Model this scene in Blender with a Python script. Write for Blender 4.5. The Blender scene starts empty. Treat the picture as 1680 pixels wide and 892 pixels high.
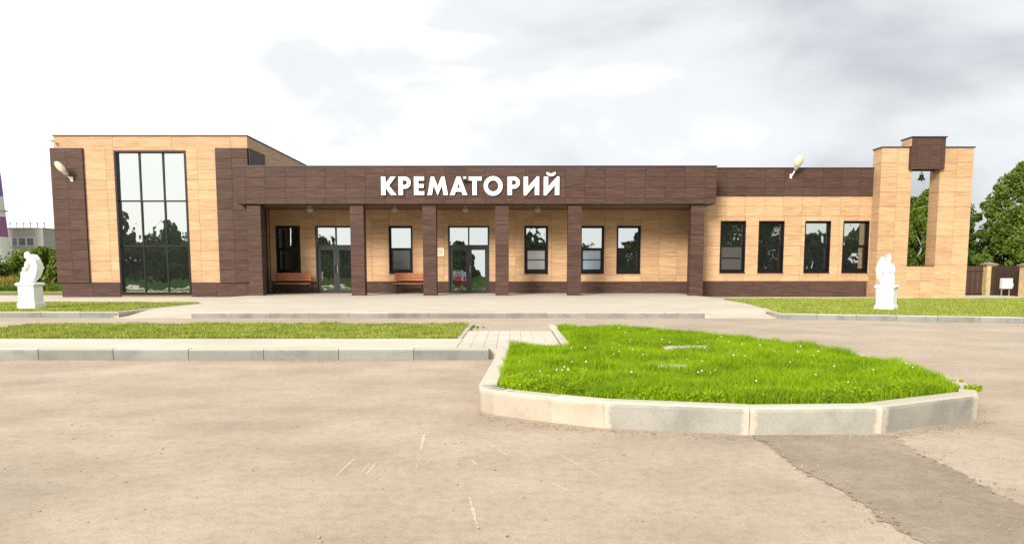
import bpy, bmesh, math, random
import numpy as np
from mathutils import Vector, Matrix
R = math.radians
SC = bpy.context.scene
COL = SC.collection
random.seed(7)
RNG = np.random.default_rng(11)

# ------------------------------------------------------------------ camera, sky, sun, exposure
cam_d = bpy.data.cameras.new('camera')
cam = bpy.data.objects.new('camera', cam_d); COL.objects.link(cam)
cam.location = (0, 0, 1.25)
cam.rotation_euler = (R(90 - 6), 0, 0)
cam_d.sensor_fit = 'HORIZONTAL'; cam_d.sensor_width = 36
cam_d.lens = 36 * 1233 / 1680
cam_d.shift_y = 124 / 1680
cam_d.clip_end = 3000
SC.camera = cam
SUN_EL, SUN_AZ = 25, 26          # degrees; azimuth measured from straight behind the viewer towards the left
wd = bpy.data.worlds.new('World'); SC.world = wd; wd.use_nodes = True
nt = wd.node_tree; nt.nodes.clear()
N = nt.nodes.new; L = nt.links.new
out = N('ShaderNodeOutputWorld'); bg = N('ShaderNodeBackground'); L(bg.outputs[0], out.inputs[0])
sky = N('ShaderNodeTexSky'); sky.sky_type = 'NISHITA'; sky.sun_disc = False
sky.sun_elevation = R(SUN_EL); sky.sun_rotation = R(180 + SUN_AZ)
sky.air_density = 1.0; sky.dust_density = 2.0
tc = N('ShaderNodeTexCoord'); mp = N('ShaderNodeMapping')
mp.inputs['Scale'].default_value = (1.0, 1.0, 2.2); mp.inputs['Location'].default_value = (9.9, 0.7, 4.4)
L(tc.outputs['Generated'], mp.inputs['Vector'])
n1 = N('ShaderNodeTexNoise'); n1.inputs['Scale'].default_value = 2.3; n1.inputs['Detail'].default_value = 7; n1.inputs['Roughness'].default_value = 0.5; n1.inputs['Distortion'].default_value = 0.25
n2 = N('ShaderNodeTexNoise'); n2.inputs['Scale'].default_value = 0.75; n2.inputs['Detail'].default_value = 1
L(mp.outputs[0], n1.inputs['Vector']); L(mp.outputs[0], n2.inputs['Vector'])
# cloud cover: thin and glaring on the sun's side, thicker and greyer towards the other
sx = N('ShaderNodeSeparateXYZ'); L(tc.outputs['Generated'], sx.inputs[0])
bias = N('ShaderNodeMath'); bias.operation = 'MULTIPLY_ADD'; bias.inputs[1].default_value = 0.46; bias.inputs[2].default_value = -0.215
dirs = N('ShaderNodeVectorMath'); dirs.operation = 'DOT_PRODUCT'; dirs.inputs[1].default_value = (0.86, 0.5, 0); L(tc.outputs['Generated'], dirs.inputs[0]); L(dirs.outputs['Value'], bias.inputs[0])
mixn = N('ShaderNodeMix'); mixn.data_type = 'FLOAT'; mixn.inputs[0].default_value = 0.25
L(n1.outputs['Fac'], mixn.inputs[2]); L(n2.outputs['Fac'], mixn.inputs[3])
cst = N('ShaderNodeMath'); cst.operation = 'MULTIPLY_ADD'; cst.inputs[1].default_value = 1.55; cst.inputs[2].default_value = -0.275; L(mixn.outputs[0], cst.inputs[0])
addn = N('ShaderNodeMath'); addn.operation = 'ADD'; L(cst.outputs[0], addn.inputs[0]); L(bias.outputs[0], addn.inputs[1])
rmp = N('ShaderNodeValToRGB'); rmp.color_ramp.interpolation = 'EASE'
e = rmp.color_ramp.elements
e[0].position = 0.42; e[0].color = (4.3, 4.25, 4.15, 1)
e[1].position = 0.84; e[1].color = (1.60, 1.63, 1.70, 1)
m_ = e.new(0.56); m_.color = (2.75, 2.77, 2.80, 1)
L(addn.outputs[0], rmp.inputs[0])
mx = N('ShaderNodeMix'); mx.data_type = 'RGBA'; mx.inputs[0].default_value = 0.95
L(sky.outputs[0], mx.inputs[6]); L(rmp.outputs[0], mx.inputs[7])
L(mx.outputs[2], bg.inputs[0]); bg.inputs[1].default_value = 0.1
sd = bpy.data.lights.new('sun', 'SUN'); sd.energy = 1.5; sd.angle = R(18); sd.color = (1, 0.93, 0.83)
so = bpy.data.objects.new('sun', sd); COL.objects.link(so); so.location = (-20, -30, 40)
to_sun = Vector((-math.sin(R(SUN_AZ)) * math.cos(R(SUN_EL)), -math.cos(R(SUN_AZ)) * math.cos(R(SUN_EL)), math.sin(R(SUN_EL))))
so.rotation_euler = to_sun.to_track_quat('Z', 'Y').to_euler()
vs = SC.view_settings; vs.view_transform = 'Standard'; vs.look = 'None'; vs.gamma = 1; vs.use_curve_mapping = False
vs.exposure = 1.72

# ------------------------------------------------------------------ helpers
WL = {}
class MB:
    def __init__(s): s.v = []; s.f = []; s.m = []
    def add(s, vs_, fs, mi=0):
        b = len(s.v); s.v += [tuple(v) for v in vs_]
        for f in fs: s.f.append(tuple(b + i for i in f)); s.m.append(mi)
        return s
    def box(s, x0, x1, y0, y1, z0, z1, mi=0):
        return s.add([(x0,y0,z0),(x1,y0,z0),(x1,y1,z0),(x0,y1,z0),(x0,y0,z1),(x1,y0,z1),(x1,y1,z1),(x0,y1,z1)],
              [(0,3,2,1),(4,5,6,7),(0,1,5,4),(1,2,6,5),(2,3,7,6),(3,0,4,7)], mi)
    def cbox(s, x0, x1, y0, y1, z0, z1, c=0.01, mi=0):       # box with chamfered edges
        bm = bmesh.new(); bmesh.ops.create_cube(bm, size=1)
        for v in bm.verts: v.co = Vector(((x0+x1)/2 + v.co.x*(x1-x0), (y0+y1)/2 + v.co.y*(y1-y0), (z0+z1)/2 + v.co.z*(z1-z0)))
        bmesh.ops.bevel(bm, geom=list(bm.edges), offset=c, segments=1, affect='EDGES')
        bm.verts.index_update()
        s.add([v.co[:] for v in bm.verts], [[v.index for v in f.verts] for f in bm.faces], mi); bm.free(); return s
    def prism(s, pts, z0, z1, mi=0):                          # pts counter-clockwise seen from above
        n = len(pts)
        vv = [(x, y, z0) for x, y in pts] + [(x, y, z1) for x, y in pts]
        return s.add(vv, [tuple(range(n-1, -1, -1)), tuple(range(n, 2*n))] + [(i, (i+1) % n, n+(i+1) % n, n+i) for i in range(n)], mi)
    def tube(s, pts, rad, seg=8, cap=True, mi=0):
        pts = [Vector(p) for p in pts]; n = len(pts); vv = []; ff = []
        if not hasattr(rad, '__len__'): rad = [rad]*n
        for i, p in enumerate(pts):
            d = (pts[min(i+1, n-1)] - pts[max(i-1, 0)])
            if d.length < 1e-9: d = Vector((0,0,1))
            d.normalize()
            a = d.cross(Vector((0,0,1)) if abs(d.z) < 0.9 else Vector((1,0,0))).normalized(); b = d.cross(a)
            for k in range(seg):
                t = 2*math.pi*k/seg; vv.append(p + (a*math.cos(t) + b*math.sin(t))*rad[i])
        for i in range(n-1):
            for k in range(seg):
                k2 = (k+1) % seg; ff.append((i*seg+k, i*seg+k2, (i+1)*seg+k2, (i+1)*seg+k))
        if cap: ff.append(tuple(range(seg-1, -1, -1))); ff.append(tuple((n-1)*seg + k for k in range(seg)))
        return s.add(vv, ff, mi)
    def lathe(s, prof, c=(0,0,0), seg=16, mi=0, sx=1, sy=1):  # prof: (r, z) from bottom up
        vv = []; ff = []; n = len(prof)
        for r, z in prof:
            for k in range(seg):
                t = 2*math.pi*k/seg; vv.append((c[0]+r*sx*math.cos(t), c[1]+r*sy*math.sin(t), c[2]+z))
        for i in range(n-1):
            for k in range(seg):
                k2 = (k+1) % seg; ff.append((i*seg+k, i*seg+k2, (i+1)*seg+k2, (i+1)*seg+k))
        ff.append(tuple(range(seg-1, -1, -1))); ff.append(tuple((n-1)*seg + k for k in range(seg)))
        return s.add(vv, ff, mi)
    def ball(s, c, r, rot=None, seg=12, rings=8, mi=0):       # ellipsoid, r = (rx, ry, rz)
        if not hasattr(r, '__len__'): r = (r, r, r)
        vv = []; ff = []
        M = rot if rot is not None else Matrix.Identity(3)
        for i in range(rings+1):
            ph = math.pi*i/rings
            for k in range(seg):
                t = 2*math.pi*k/seg
                p = M @ Vector((r[0]*math.sin(ph)*math.cos(t), r[1]*math.sin(ph)*math.sin(t), -r[2]*math.cos(ph)))
                vv.append(p + Vector(c))
        for i in range(rings):
            for k in range(seg):
                k2 = (k+1) % seg; ff.append((i*seg+k, i*seg+k2, (i+1)*seg+k2, (i+1)*seg+k))
        return s.add(vv, ff, mi)

def link_mesh(name, me, mats, parent=None, origin=None):
    o = bpy.data.objects.new(name, me); COL.objects.link(o)
    if not isinstance(mats, (list, tuple)): mats = [mats]
    if len(me.materials) == 0:
        for m in mats: me.materials.append(m)
    po = WL[parent.name] if parent else Vector((0,0,0))
    org = Vector(origin) if origin is not None else po
    o.location = org - po
    if parent: o.parent = parent
    WL[o.name] = org
    return o
def obj(name, mb, mats, parent=None, origin=None, smooth=False):
    """mb in world coordinates; the object's own origin is `origin` (or its parent's)."""
    org = Vector(origin) if origin is not None else (WL[parent.name] if parent else Vector((0,0,0)))
    me = bpy.data.meshes.new(name)
    me.from_pydata([(v[0]-org.x, v[1]-org.y, v[2]-org.z) for v in mb.v], [], mb.f)
    if not isinstance(mats, (list, tuple)): mats = [mats]
    for m in mats: me.materials.append(m)
    if len(mats) > 1: me.polygons.foreach_set('material_index', mb.m)
    if smooth: me.polygons.foreach_set('use_smooth', [True]*len(me.polygons))
    me.update()
    return link_mesh(name, me, mats, parent, org)
def root(name, loc, label=None, cat=None, group=None, kind=None):
    o = bpy.data.objects.new(name, None); COL.objects.link(o); o.location = loc; o.empty_display_size = 0.3
    WL[o.name] = Vector(loc); return tag(o, label, cat, group, kind)
def tag(o, label=None, cat=None, group=None, kind=None):
    if label: o['label'] = label
    if cat: o['category'] = cat
    if group: o['group'] = group
    if kind: o['kind'] = kind
    return o
def smooth_by_angle(o, deg=40):
    me = o.data
    me.polygons.foreach_set('use_smooth', [True]*len(me.polygons))
    try: me.set_sharp_from_angle(angle=R(deg))
    except Exception: pass
def np_mesh(name, verts, faces, mats, parent=None, mi=None):
    """faces: (n,3) or (n,4) index array"""
    me = bpy.data.meshes.new(name); nf, k = faces.shape
    me.vertices.add(len(verts)); me.vertices.foreach_set('co', np.asarray(verts, np.float32).ravel())
    me.loops.add(nf*k); me.loops.foreach_set('vertex_index', faces.astype(np.int32).ravel())
    me.polygons.add(nf); me.polygons.foreach_set('loop_start', np.arange(0, nf*k, k, dtype=np.int32))
    if not isinstance(mats, (list, tuple)): mats = [mats]
    for m in mats: me.materials.append(m)
    if mi is not None: me.polygons.foreach_set('material_index', mi.astype(np.int32))
    me.update(calc_edges=True); me.validate()
    o = bpy.data.objects.new(name, me); COL.objects.link(o)
    if parent: o.parent = parent
    WL[o.name] = WL[parent.name].copy() if parent else Vector((0,0,0))
    return o
def in_poly(px, py, poly):
    inside = np.zeros(len(px), bool); n = len(poly); j = n-1
    for i in range(n):
        xi, yi = poly[i]; xj, yj = poly[j]
        c = ((yi > py) != (yj > py)) & (px < (xj-xi)*(py-yi)/((yj-yi) or 1e-9)+xi)
        inside ^= c; j = i
    return inside

# ------------------------------------------------------------------ materials
def new_mat(name):
    m = bpy.data.materials.new(name); m.use_nodes = True
    t = m.node_tree; b = t.nodes['Principled BSDF']
    return m, t, b
def nd(t, typ, **kw):
    n = t.nodes.new(typ)
    for k, v in kw.items():
        if k in n.inputs: n.inputs[k].default_value = v
        else: setattr(n, k, v)
    return n
def ramp(t, src, stops, interp='LINEAR'):
    r = t.nodes.new('ShaderNodeValToRGB'); r.color_ramp.interpolation = interp
    el = r.color_ramp.elements
    while len(el) < len(stops): el.new(0.5)
    for q, (p, c) in zip(el, stops): q.position = p; q.color = (*c, 1)
    t.links.new(src, r.inputs[0]); return r
def mixc(t, fac, a, b, mode='MIX'):
    m = t.nodes.new('ShaderNodeMix'); m.data_type = 'RGBA'; m.blend_type = mode
    for i, x in ((0, fac), (6, a), (7, b)):
        if isinstance(x, (int, float)): m.inputs[i].default_value = x
        elif isinstance(x, (tuple, list)): m.inputs[i].default_value = (*x, 1)
        else: t.links.new(x, m.inputs[i])
    return m.outputs[2]
def posn(t, scale=(1,1,1), offs=None):
    g = t.nodes.new('ShaderNodeNewGeometry'); mp_ = t.nodes.new('ShaderNodeMapping'); mp_.inputs['Scale'].default_value = scale
    if offs is not None:
        a = t.nodes.new('ShaderNodeVectorMath'); a.operation = 'ADD'; t.links.new(g.outputs['Position'], a.inputs[0]); t.links.new(offs, a.inputs[1])
        t.links.new(a.outputs[0], mp_.inputs['Vector'])
    else: t.links.new(g.outputs['Position'], mp_.inputs['Vector'])
    return mp_.outputs[0]
def noise(t, vec, scale, detail=3, rough=0.5, dist=0.0):
    n = nd(t, 'ShaderNodeTexNoise', Scale=scale, Detail=detail, Roughness=rough, Distortion=dist)
    t.links.new(vec, n.inputs['Vector']); return n.outputs['Fac']
def bump(t, b, h, strength=0.3, dist=0.01):
    n = nd(t, 'ShaderNodeBump', Strength=strength, Distance=dist); t.links.new(h, n.inputs['Height']); t.links.new(n.outputs[0], b.inputs['Normal'])
def plain(name, col, rough=0.5, metal=0.0, var=0.12, scale=6.0, spec=0.5, bmp=0.0):
    m, t, b = new_mat(name)
    nz = noise(t, posn(t), scale, 5, 0.6)
    lo = tuple(c*(1-var) for c in col); hi = tuple(min(1, c*(1+var)) for c in col)
    r = ramp(t, nz, [(0.3, lo), (0.7, hi)])
    t.links.new(r.outputs[0], b.inputs['Base Color'])
    b.inputs['Roughness'].default_value = rough; b.inputs['Metallic'].default_value = metal; b.inputs['Specular IOR Level'].default_value = spec
    if bmp: bump(t, b, noise(t, posn(t), scale*12, 4), bmp)
    return m
def cladding(name, dark, mid, light, rough=0.5):
    m, t, b = new_mat(name)
    oi = t.nodes.new('ShaderNodeObjectInfo')
    ra = nd(t, 'ShaderNodeVectorMath', operation='SCALE'); cv = nd(t, 'ShaderNodeCombineXYZ', Y=0.0)
    gi = t.nodes.new('ShaderNodeNewGeometry')
    sm = nd(t, 'ShaderNodeMath', operation='ADD'); t.links.new(oi.outputs['Random'], sm.inputs[0]); t.links.new(gi.outputs['Random Per Island'], sm.inputs[1])
    t.links.new(sm.outputs[0], cv.inputs['X']); t.links.new(sm.outputs[0], cv.inputs['Z']); t.links.new(cv.outputs[0], ra.inputs[0]); ra.inputs['Scale'].default_value = 7.0
    wob = noise(t, posn(t, (0.55, 0.55, 1.2), ra.outputs[0]), 1.6, 2)
    wv = nd(t, 'ShaderNodeVectorMath', operation='SCALE', Scale=0.10); cw = nd(t, 'ShaderNodeCombineXYZ'); t.links.new(wob, cw.inputs['Z']); t.links.new(cw.outputs[0], wv.inputs[0])
    ad = nd(t, 'ShaderNodeVectorMath', operation='ADD'); t.links.new(ra.outputs[0], ad.inputs[0]); t.links.new(wv.outputs[0], ad.inputs[1])
    g1 = noise(t, posn(t, (1.3, 1.3, 21), ad.outputs[0]), 1.0, 4, 0.65)
    g2 = noise(t, posn(t, (3.2, 3.2, 60), ad.outputs[0]), 1.0, 3, 0.6)
    mm = nd(t, 'ShaderNodeMix', data_type='FLOAT'); mm.inputs[0].default_value = 0.38
    t.links.new(g1, mm.inputs[2]); t.links.new(g2, mm.inputs[3])
    r = ramp(t, mm.outputs[0], [(0.34, dark), (0.5, mid), (0.66, light)])
    # a little board-to-board difference
    hv = nd(t, 'ShaderNodeHueSaturation'); t.links.new(r.outputs[0], hv.inputs['Color'])
    mr = nd(t, 'ShaderNodeMapRange'); fr = nd(t, 'ShaderNodeMath', operation='FRACT'); t.links.new(sm.outputs[0], fr.inputs[0]); t.links.new(fr.outputs[0], mr.inputs[0])
    mr.inputs[3].default_value = 0.90; mr.inputs[4].default_value = 1.09; t.links.new(mr.outputs[0], hv.inputs['Value'])
    t.links.new(hv.outputs[0], b.inputs['Base Color'])
    b.inputs['Roughness'].default_value = rough; b.inputs['Specular IOR Level'].default_value = 0.12
    bump(t, b, mm.outputs[0], 0.35, 0.006)
    return m
def leafmat(name, dark, light, trans=0.35, scale=0.8, rnd=0.5):
    m, t, b = new_mat(name)
    g = t.nodes.new('ShaderNodeNewGeometry')
    nz = noise(t, posn(t), scale, 3)
    mm = nd(t, 'ShaderNodeMix', data_type='FLOAT'); mm.inputs[0].default_value = rnd
    t.links.new(nz, mm.inputs[2]); t.links.new(g.outputs['Random Per Island'], mm.inputs[3])
    r = ramp(t, mm.outputs[0], [(0.2, dark), (0.8, light)])
    t.links.new(r.outputs[0], b.inputs['Base Color']); b.inputs['Roughness'].default_value = 0.6; b.inputs['Specular IOR Level'].default_value = 0.25
    tr = nd(t, 'ShaderNodeBsdfTranslucent'); hs = nd(t, 'ShaderNodeHueSaturation', Value=1.3, Saturation=1.1); t.links.new(r.outputs[0], hs.inputs['Color']); t.links.new(hs.outputs[0], tr.inputs['Color'])
    ms = nd(t, 'ShaderNodeMixShader'); ms.inputs[0].default_value = trans
    o = t.nodes['Material Output']; t.links.new(b.outputs[0], ms.inputs[1]); t.links.new(tr.outputs[0], ms.inputs[2]); t.links.new(ms.outputs[0], o.inputs[0])
    return m
def glass(name, tint, refl=0.62, wave=0.5, body=(0.012,0.014,0.016), rough=0.015):
    m, t, b = new_mat(name)
    b.inputs['Base Color'].default_value = (*body, 1); b.inputs['Roughness'].default_value = 0.3; b.inputs['Specular IOR Level'].default_value = 0.2
    gl = nd(t, 'ShaderNodeBsdfGlossy', Roughness=rough); gl.inputs['Color'].default_value = (*tint, 1)
    nz = noise(t, posn(t, (1.0, 1.0, 0.8)), 1.7, 2, 0.4)
    bp = nd(t, 'ShaderNodeBump', Strength=wave, Distance=0.012); t.links.new(nz, bp.inputs['Height']); t.links.new(bp.outputs[0], gl.inputs['Normal'])
    fr = nd(t, 'ShaderNodeFresnel', IOR=1.5); ma = nd(t, 'ShaderNodeMath', operation='ADD', use_clamp=True); t.links.new(fr.outputs[0], ma.inputs[0]); ma.inputs[1].default_value = refl - 0.04
    ms = nd(t, 'ShaderNodeMixShader'); t.links.new(ma.outputs[0], ms.inputs[0]); t.links.new(b.outputs[0], ms.inputs[1]); t.links.new(gl.outputs[0], ms.inputs[2])
    t.links.new(ms.outputs[0], t.nodes['Material Output'].inputs[0])
    return m
def asphalt(name, cols, big=0.35, rough=0.9, bmp=0.5, streak=True):
    m, t, b = new_mat(name)
    v = posn(t)
    a = noise(t, posn(t, (0.8, 1.0, 1)) if streak else v, big*2.0, 11, 0.66, 0.15)
    a2 = noise(t, v, 0.9, 8, 0.6)
    f = noise(t, v, 75, 4, 0.75)
    f2 = noise(t, v, 14, 5, 0.7)
    mm = nd(t, 'ShaderNodeMix', data_type='FLOAT'); mm.inputs[0].default_value = 0.38; t.links.new(a, mm.inputs[2]); t.links.new(a2, mm.inputs[3])
    r = ramp(t, mm.outputs[0], [(0.36, cols[0]), (0.5, cols[1]), (0.62, cols[2])])
    fine = ramp(t, f, [(0.28, (0.74, 0.73, 0.72)), (0.5, (1, 1, 1)), (0.74, (1.16, 1.15, 1.13))])
    mid = ramp(t, f2, [(0.34, (0.87, 0.86, 0.85)), (0.52, (1, 1, 1)), (0.7, (1.06, 1.06, 1.05))])
    c = mixc(t, 1.0, mixc(t, 1.0, r.outputs[0], mid.outputs[0], 'MULTIPLY'), fine.outputs[0], 'MULTIPLY')
    vo = nd(t, 'ShaderNodeTexVoronoi', Scale=22.0); t.links.new(v, vo.inputs['Vector'])
    sp = ramp(t, vo.outputs['Distance'], [(0.04, (1,1,1)), (0.11, (0,0,0))])
    msk = ramp(t, noise(t, v, 1.7, 3), [(0.5, (0,0,0)), (0.66, (1,1,1))])
    sm = mixc(t, 1.0, sp.outputs[0], msk.outputs[0], 'MULTIPLY')
    c2 = mixc(t, sm, c, tuple(x*0.55 for x in cols[1]))
    t.links.new(c2, b.inputs['Base Color']); b.inputs['Roughness'].default_value = rough; b.inputs['Specular IOR Level'].default_value = 0.2
    bump(t, b, f, bmp, 0.008)
    return m
def concrete(name, col, stain, scale=1.2, rough=0.85, fine=60, dust_skylight=None, mortar=None, vary=1.0):
    m, t, b = new_mat(name)
    oi = t.nodes.new('ShaderNodeObjectInfo')
    v = posn(t)
    a = noise(t, v, scale, 6, 0.62, 0.5); f = noise(t, v, fine, 3, 0.6)
    r = ramp(t, a, [(0.32, stain), (0.52, col), (0.72, tuple(min(1, x*1.1) for x in col))])
    fine_ = ramp(t, f, [(0.3, (0.86,0.86,0.86)), (0.6, (1,1,1))])
    c = mixc(t, 1.0, r.outputs[0], fine_.outputs[0], 'MULTIPLY')
    if mortar:        # mortar smeared over the ends of each stone
        tcg = t.nodes.new('ShaderNodeTexCoord'); sg = t.nodes.new('ShaderNodeSeparateXYZ'); t.links.new(tcg.outputs['Generated'], sg.inputs[0])
        pp = nd(t, 'ShaderNodeMath', operation='SUBTRACT'); t.links.new(sg.outputs['X'], pp.inputs[0]); pp.inputs[1].default_value = .5
        ab = nd(t, 'ShaderNodeMath', operation='ABSOLUTE'); t.links.new(pp.outputs[0], ab.inputs[0])
        nz = nd(t, 'ShaderNodeMath', operation='MULTIPLY_ADD'); t.links.new(noise(t, v, 14, 4, .6), nz.inputs[0]); nz.inputs[1].default_value = .09; t.links.new(ab.outputs[0], nz.inputs[2])
        mk = nd(t, 'ShaderNodeMapRange'); mk.inputs[1].default_value = .485; mk.inputs[2].default_value = .515; t.links.new(nz.outputs[0], mk.inputs[0])
        c = mixc(t, mk.outputs[0], c, mixc(t, 1.0, mortar, fine_.outputs[0], 'MULTIPLY'))
    if dust_skylight:          # gritty, dusty tops paler than the sides, with skylight paleness painted in
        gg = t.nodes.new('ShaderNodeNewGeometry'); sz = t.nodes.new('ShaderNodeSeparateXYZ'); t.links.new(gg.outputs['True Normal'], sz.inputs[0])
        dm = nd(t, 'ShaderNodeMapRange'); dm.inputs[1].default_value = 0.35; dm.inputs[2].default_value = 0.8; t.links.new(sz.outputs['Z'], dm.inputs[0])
        c = mixc(t, dm.outputs[0], c, mixc(t, 1.0, dust_skylight, fine_.outputs[0], 'MULTIPLY'))
    hs = nd(t, 'ShaderNodeHueSaturation'); mr = nd(t, 'ShaderNodeMapRange'); mr.inputs[3].default_value = 1-.14*vary; mr.inputs[4].default_value = 1+.1*vary
    t.links.new(oi.outputs['Random'], mr.inputs[0]); t.links.new(mr.outputs[0], hs.inputs['Value']); t.links.new(c, hs.inputs['Color'])
    t.links.new(hs.outputs[0], b.inputs['Base Color']); b.inputs['Roughness'].default_value = rough; b.inputs['Specular IOR Level'].default_value = 0.25
    bump(t, b, f, 0.3, 0.004)
    return m

M = {}
M['tan'] = cladding('tan_cladding', (0.345,0.195,0.098), (0.478,0.306,0.170), (0.555,0.385,0.235))
M['brown'] = cladding('brown_cladding', (0.045,0.0250,0.0190), (0.072,0.0412,0.0320), (0.112,0.0655,0.0525))
M['joint_tan'] = plain('tan_joint', (0.25,0.148,0.075), 0.9)
M['joint_brown'] = plain('brown_joint', (0.025,0.016,0.013), 0.9)
M['coping'] = plain('dark_coping_metal', (0.022,0.018,0.017), 0.45, 0.0)
M['frame'] = plain('dark_window_frame', (0.0065,0.0045,0.005), 0.4, spec=0.25)
M['doorframe'] = plain('charcoal_door_frame', (0.030,0.028,0.031), 0.4, spec=0.3)
M['soffit'] = plain('soffit', (0.13,0.08,0.05), 0.7)
M['glass'] = glass('mirror_glass', (0.80,0.89,0.93), 0.58, 0.42)
M['glass_warm'] = glass('tinted_glass', (0.82,0.89,0.83), 0.54, 0.35)
M['glass_film_grey'] = glass('grey_filmed_glass', (0.6,0.62,0.62), 0.12, 0.2, (0.07,0.068,0.068), 0.1)
M['glass_film_dark'] = glass('meshed_glass', (0.6,0.66,0.62), 0.10, 0.2, (0.028,0.034,0.031), 0.1)
M['glass_film_pale'] = glass('pale_filmed_glass', (0.8,0.85,0.88), 0.22, 0.2, (0.42,0.44,0.45), 0.1)
M['glass_film_blue'] = glass('blue_filmed_glass', (0.75,0.85,0.95), 0.2, 0.2, (0.27,0.34,0.42), 0.1)
M['white'] = plain('white_letter_paint', (0.85,0.85,0.84), 0.4, var=0.02)
M['marble'] = plain('white_statue_stone', (0.82,0.81,0.77), 0.55, var=0.05, scale=3, bmp=0.05)
M['asphalt'] = asphalt('dusty_asphalt', [(0.325,0.264,0.200), (0.415,0.338,0.257), (0.485,0.402,0.310)])
M['road'] = asphalt('road_asphalt', [(0.35,0.288,0.222), (0.41,0.342,0.265), (0.47,0.395,0.31)], 0.2)
M['patch'] = asphalt('dark_asphalt_patch', [(0.245,0.196,0.150), (0.30,0.243,0.187), (0.355,0.292,0.226)], 1.2, streak=False)
M['scuff'] = asphalt('scratched_asphalt', [(0.47,0.385,0.295), (0.56,0.47,0.37), (0.64,0.54,0.43)], 6.0, streak=False)
M['terrace'] = asphalt('terrace_screed', [(0.47,0.422,0.345), (0.515,0.465,0.38), (0.56,0.51,0.42)], 0.25, bmp=0.2)
M['pave'] = concrete('pale_concrete', (0.58,0.53,0.44), (0.51,0.465,0.385), 0.8, vary=.25)
M['kerb'] = concrete('kerb_concrete', (0.25,0.253,0.23), (0.18,0.186,0.17), 2.2, dust_skylight=(0.50,0.455,0.375))
M['kerb_near'] = concrete('near_kerb_concrete', (0.345,0.335,0.292), (0.265,0.26,0.228), 2.6, dust_skylight=(0.54,0.49,0.40), mortar=(0.52,0.47,0.39))
M['kerb_pale'] = concrete('pale_kerb_concrete', (0.48,0.42,0.335), (0.37,0.315,0.24), 1.6, dust_skylight=(0.54,0.485,0.40))
M['soil'] = plain('lawn_soil', (0.17,0.20,0.035), 0.95, var=0.35, scale=3)
M['field'] = plain('field_grass', (0.13,0.17,0.035), 1.0, var=0.35, scale=0.4, spec=0.0)
M['bank'] = plain('rough_grass', (0.042,0.075,0.012), 1.0, var=0.6, scale=0.9, spec=0.0)
M['grass'] = leafmat('long_grass', (0.075,0.165,0.003), (0.375,0.53,0.006), 0.35, 1.5, rnd=.38)
M['lawn'] = leafmat('mown_grass', (0.13,0.175,0.020), (0.42,0.46,0.09), 0.25, 1.6, rnd=.42)
M['dry'] = leafmat('dry_grass', (0.26,0.19,0.04), (0.42,0.33,0.09), 0.25, 0.5)
M['leaf'] = leafmat('tree_leaf', (0.026,0.060,0.008), (0.13,0.205,0.028), 0.3, 0.5)
M['leaf2'] = leafmat('yellowish_leaf', (0.05,0.095,0.010), (0.20,0.27,0.04), 0.3, 0.5)
M['bark'] = plain('bark', (0.09,0.07,0.05), 0.9, var=0.4, scale=14)
M['birch'] = plain('birch_bark', (0.5,0.48,0.42), 0.8, var=0.4, scale=9)
M['petal'] = plain('clover_petal', (0.85,0.83,0.70), 0.7, var=0.05)
M['stone'] = plain('pebble', (0.30,0.25,0.19), 0.9, var=0.6, scale=30)
M['wood'] = plain('bench_wood', (0.40,0.135,0.055), 0.5, var=0.25, scale=9)
M['iron'] = plain('black_iron', (0.014,0.014,0.015), 0.45)
M['lampglass'] = plain('cream_lamp_cover', (0.66,0.62,0.46), 0.25, var=0.06)
M['lampmetal'] = plain('grey_lamp_metal', (0.38,0.37,0.36), 0.4, 0.3)
M['clearlamp'] = plain('soffit_lamp_glass', (0.34,0.31,0.25), 0.15, var=0.3, scale=25)
M['bronze'] = plain('bell_bronze', (0.055,0.042,0.022), 0.35, 0.7)
M['fence'] = plain('brown_sheet_fence', (0.065,0.034,0.022), 0.5)
M['brick'] = plain('yellow_brick', (0.60,0.45,0.24), 0.85, var=0.15, scale=5)
M['mortar'] = plain('pale_mortar', (0.60,0.55,0.46), 0.9, scale=20)
M['capstone'] = plain('post_cap', (0.20,0.16,0.13), 0.6)
M['cabinet'] = plain('cabinet_paint', (0.66,0.68,0.62), 0.5)
M['plaque'] = plain('cream_plaque', (0.74,0.66,0.48), 0.5, var=0.04)
M['ink'] = plain('grey_print', (0.25,0.2,0.14), 0.7)
M['indwall'] = plain('grey_render', (0.34,0.33,0.32), 0.9, var=0.1, scale=0.5)
M['indglass'] = glass('far_window_glass', (0.6,0.7,0.75), 0.3, 0.1, (0.05,0.06,0.07))
M['chim_white'] = plain('chimney_white', (0.66,0.63,0.62), 0.8, scale=0.4)
M['chim_purple'] = plain('chimney_purple', (0.20,0.10,0.36), 0.7, scale=0.4)
M['chim_magenta'] = plain('chimney_magenta', (0.26,0.09,0.21), 0.7, scale=0.4)

# ------------------------------------------------------------------ ground, roads, terrace
mb = MB(); mb.add([(-900,-700,-0.06),(900,-700,-0.06),(900,1500,-0.06),(-900,1500,-0.06)], [(0,1,2,3)])
tag(obj('ground', mb, M['field']), kind='structure')
mb = MB(); mb.prism([(-70,-4.4),(70,-4.4),(70,33),(-70,33)], -0.03, 0.0)
ASPH = tag(obj('parking_asphalt', mb, M['asphalt']), kind='structure')
mb = MB(); mb.prism([(-70,14.9),(0.9,14.9),(2.4,14.1),(3.7,12.7),(4.7,11.2),(7,9),(12,7.6),(40,7.2),(40,19.3),(-70,19.3)], 0.0005, 0.004)
tag(obj('road', mb, M['road']), kind='structure')
mb = MB()     # darker trench repair in the asphalt with a ragged edge
random.seed(3)
n_ = 130; wob = lambda y, k: .035*math.sin(y*2.1+k) + .018*math.sin(y*6.3+2*k) + random.uniform(-.014,.014)
le = [(1.84 + wob(1.0+4.56*i/n_, .4), 1.0 + 4.56*i/n_) for i in range(n_+1)]
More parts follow.
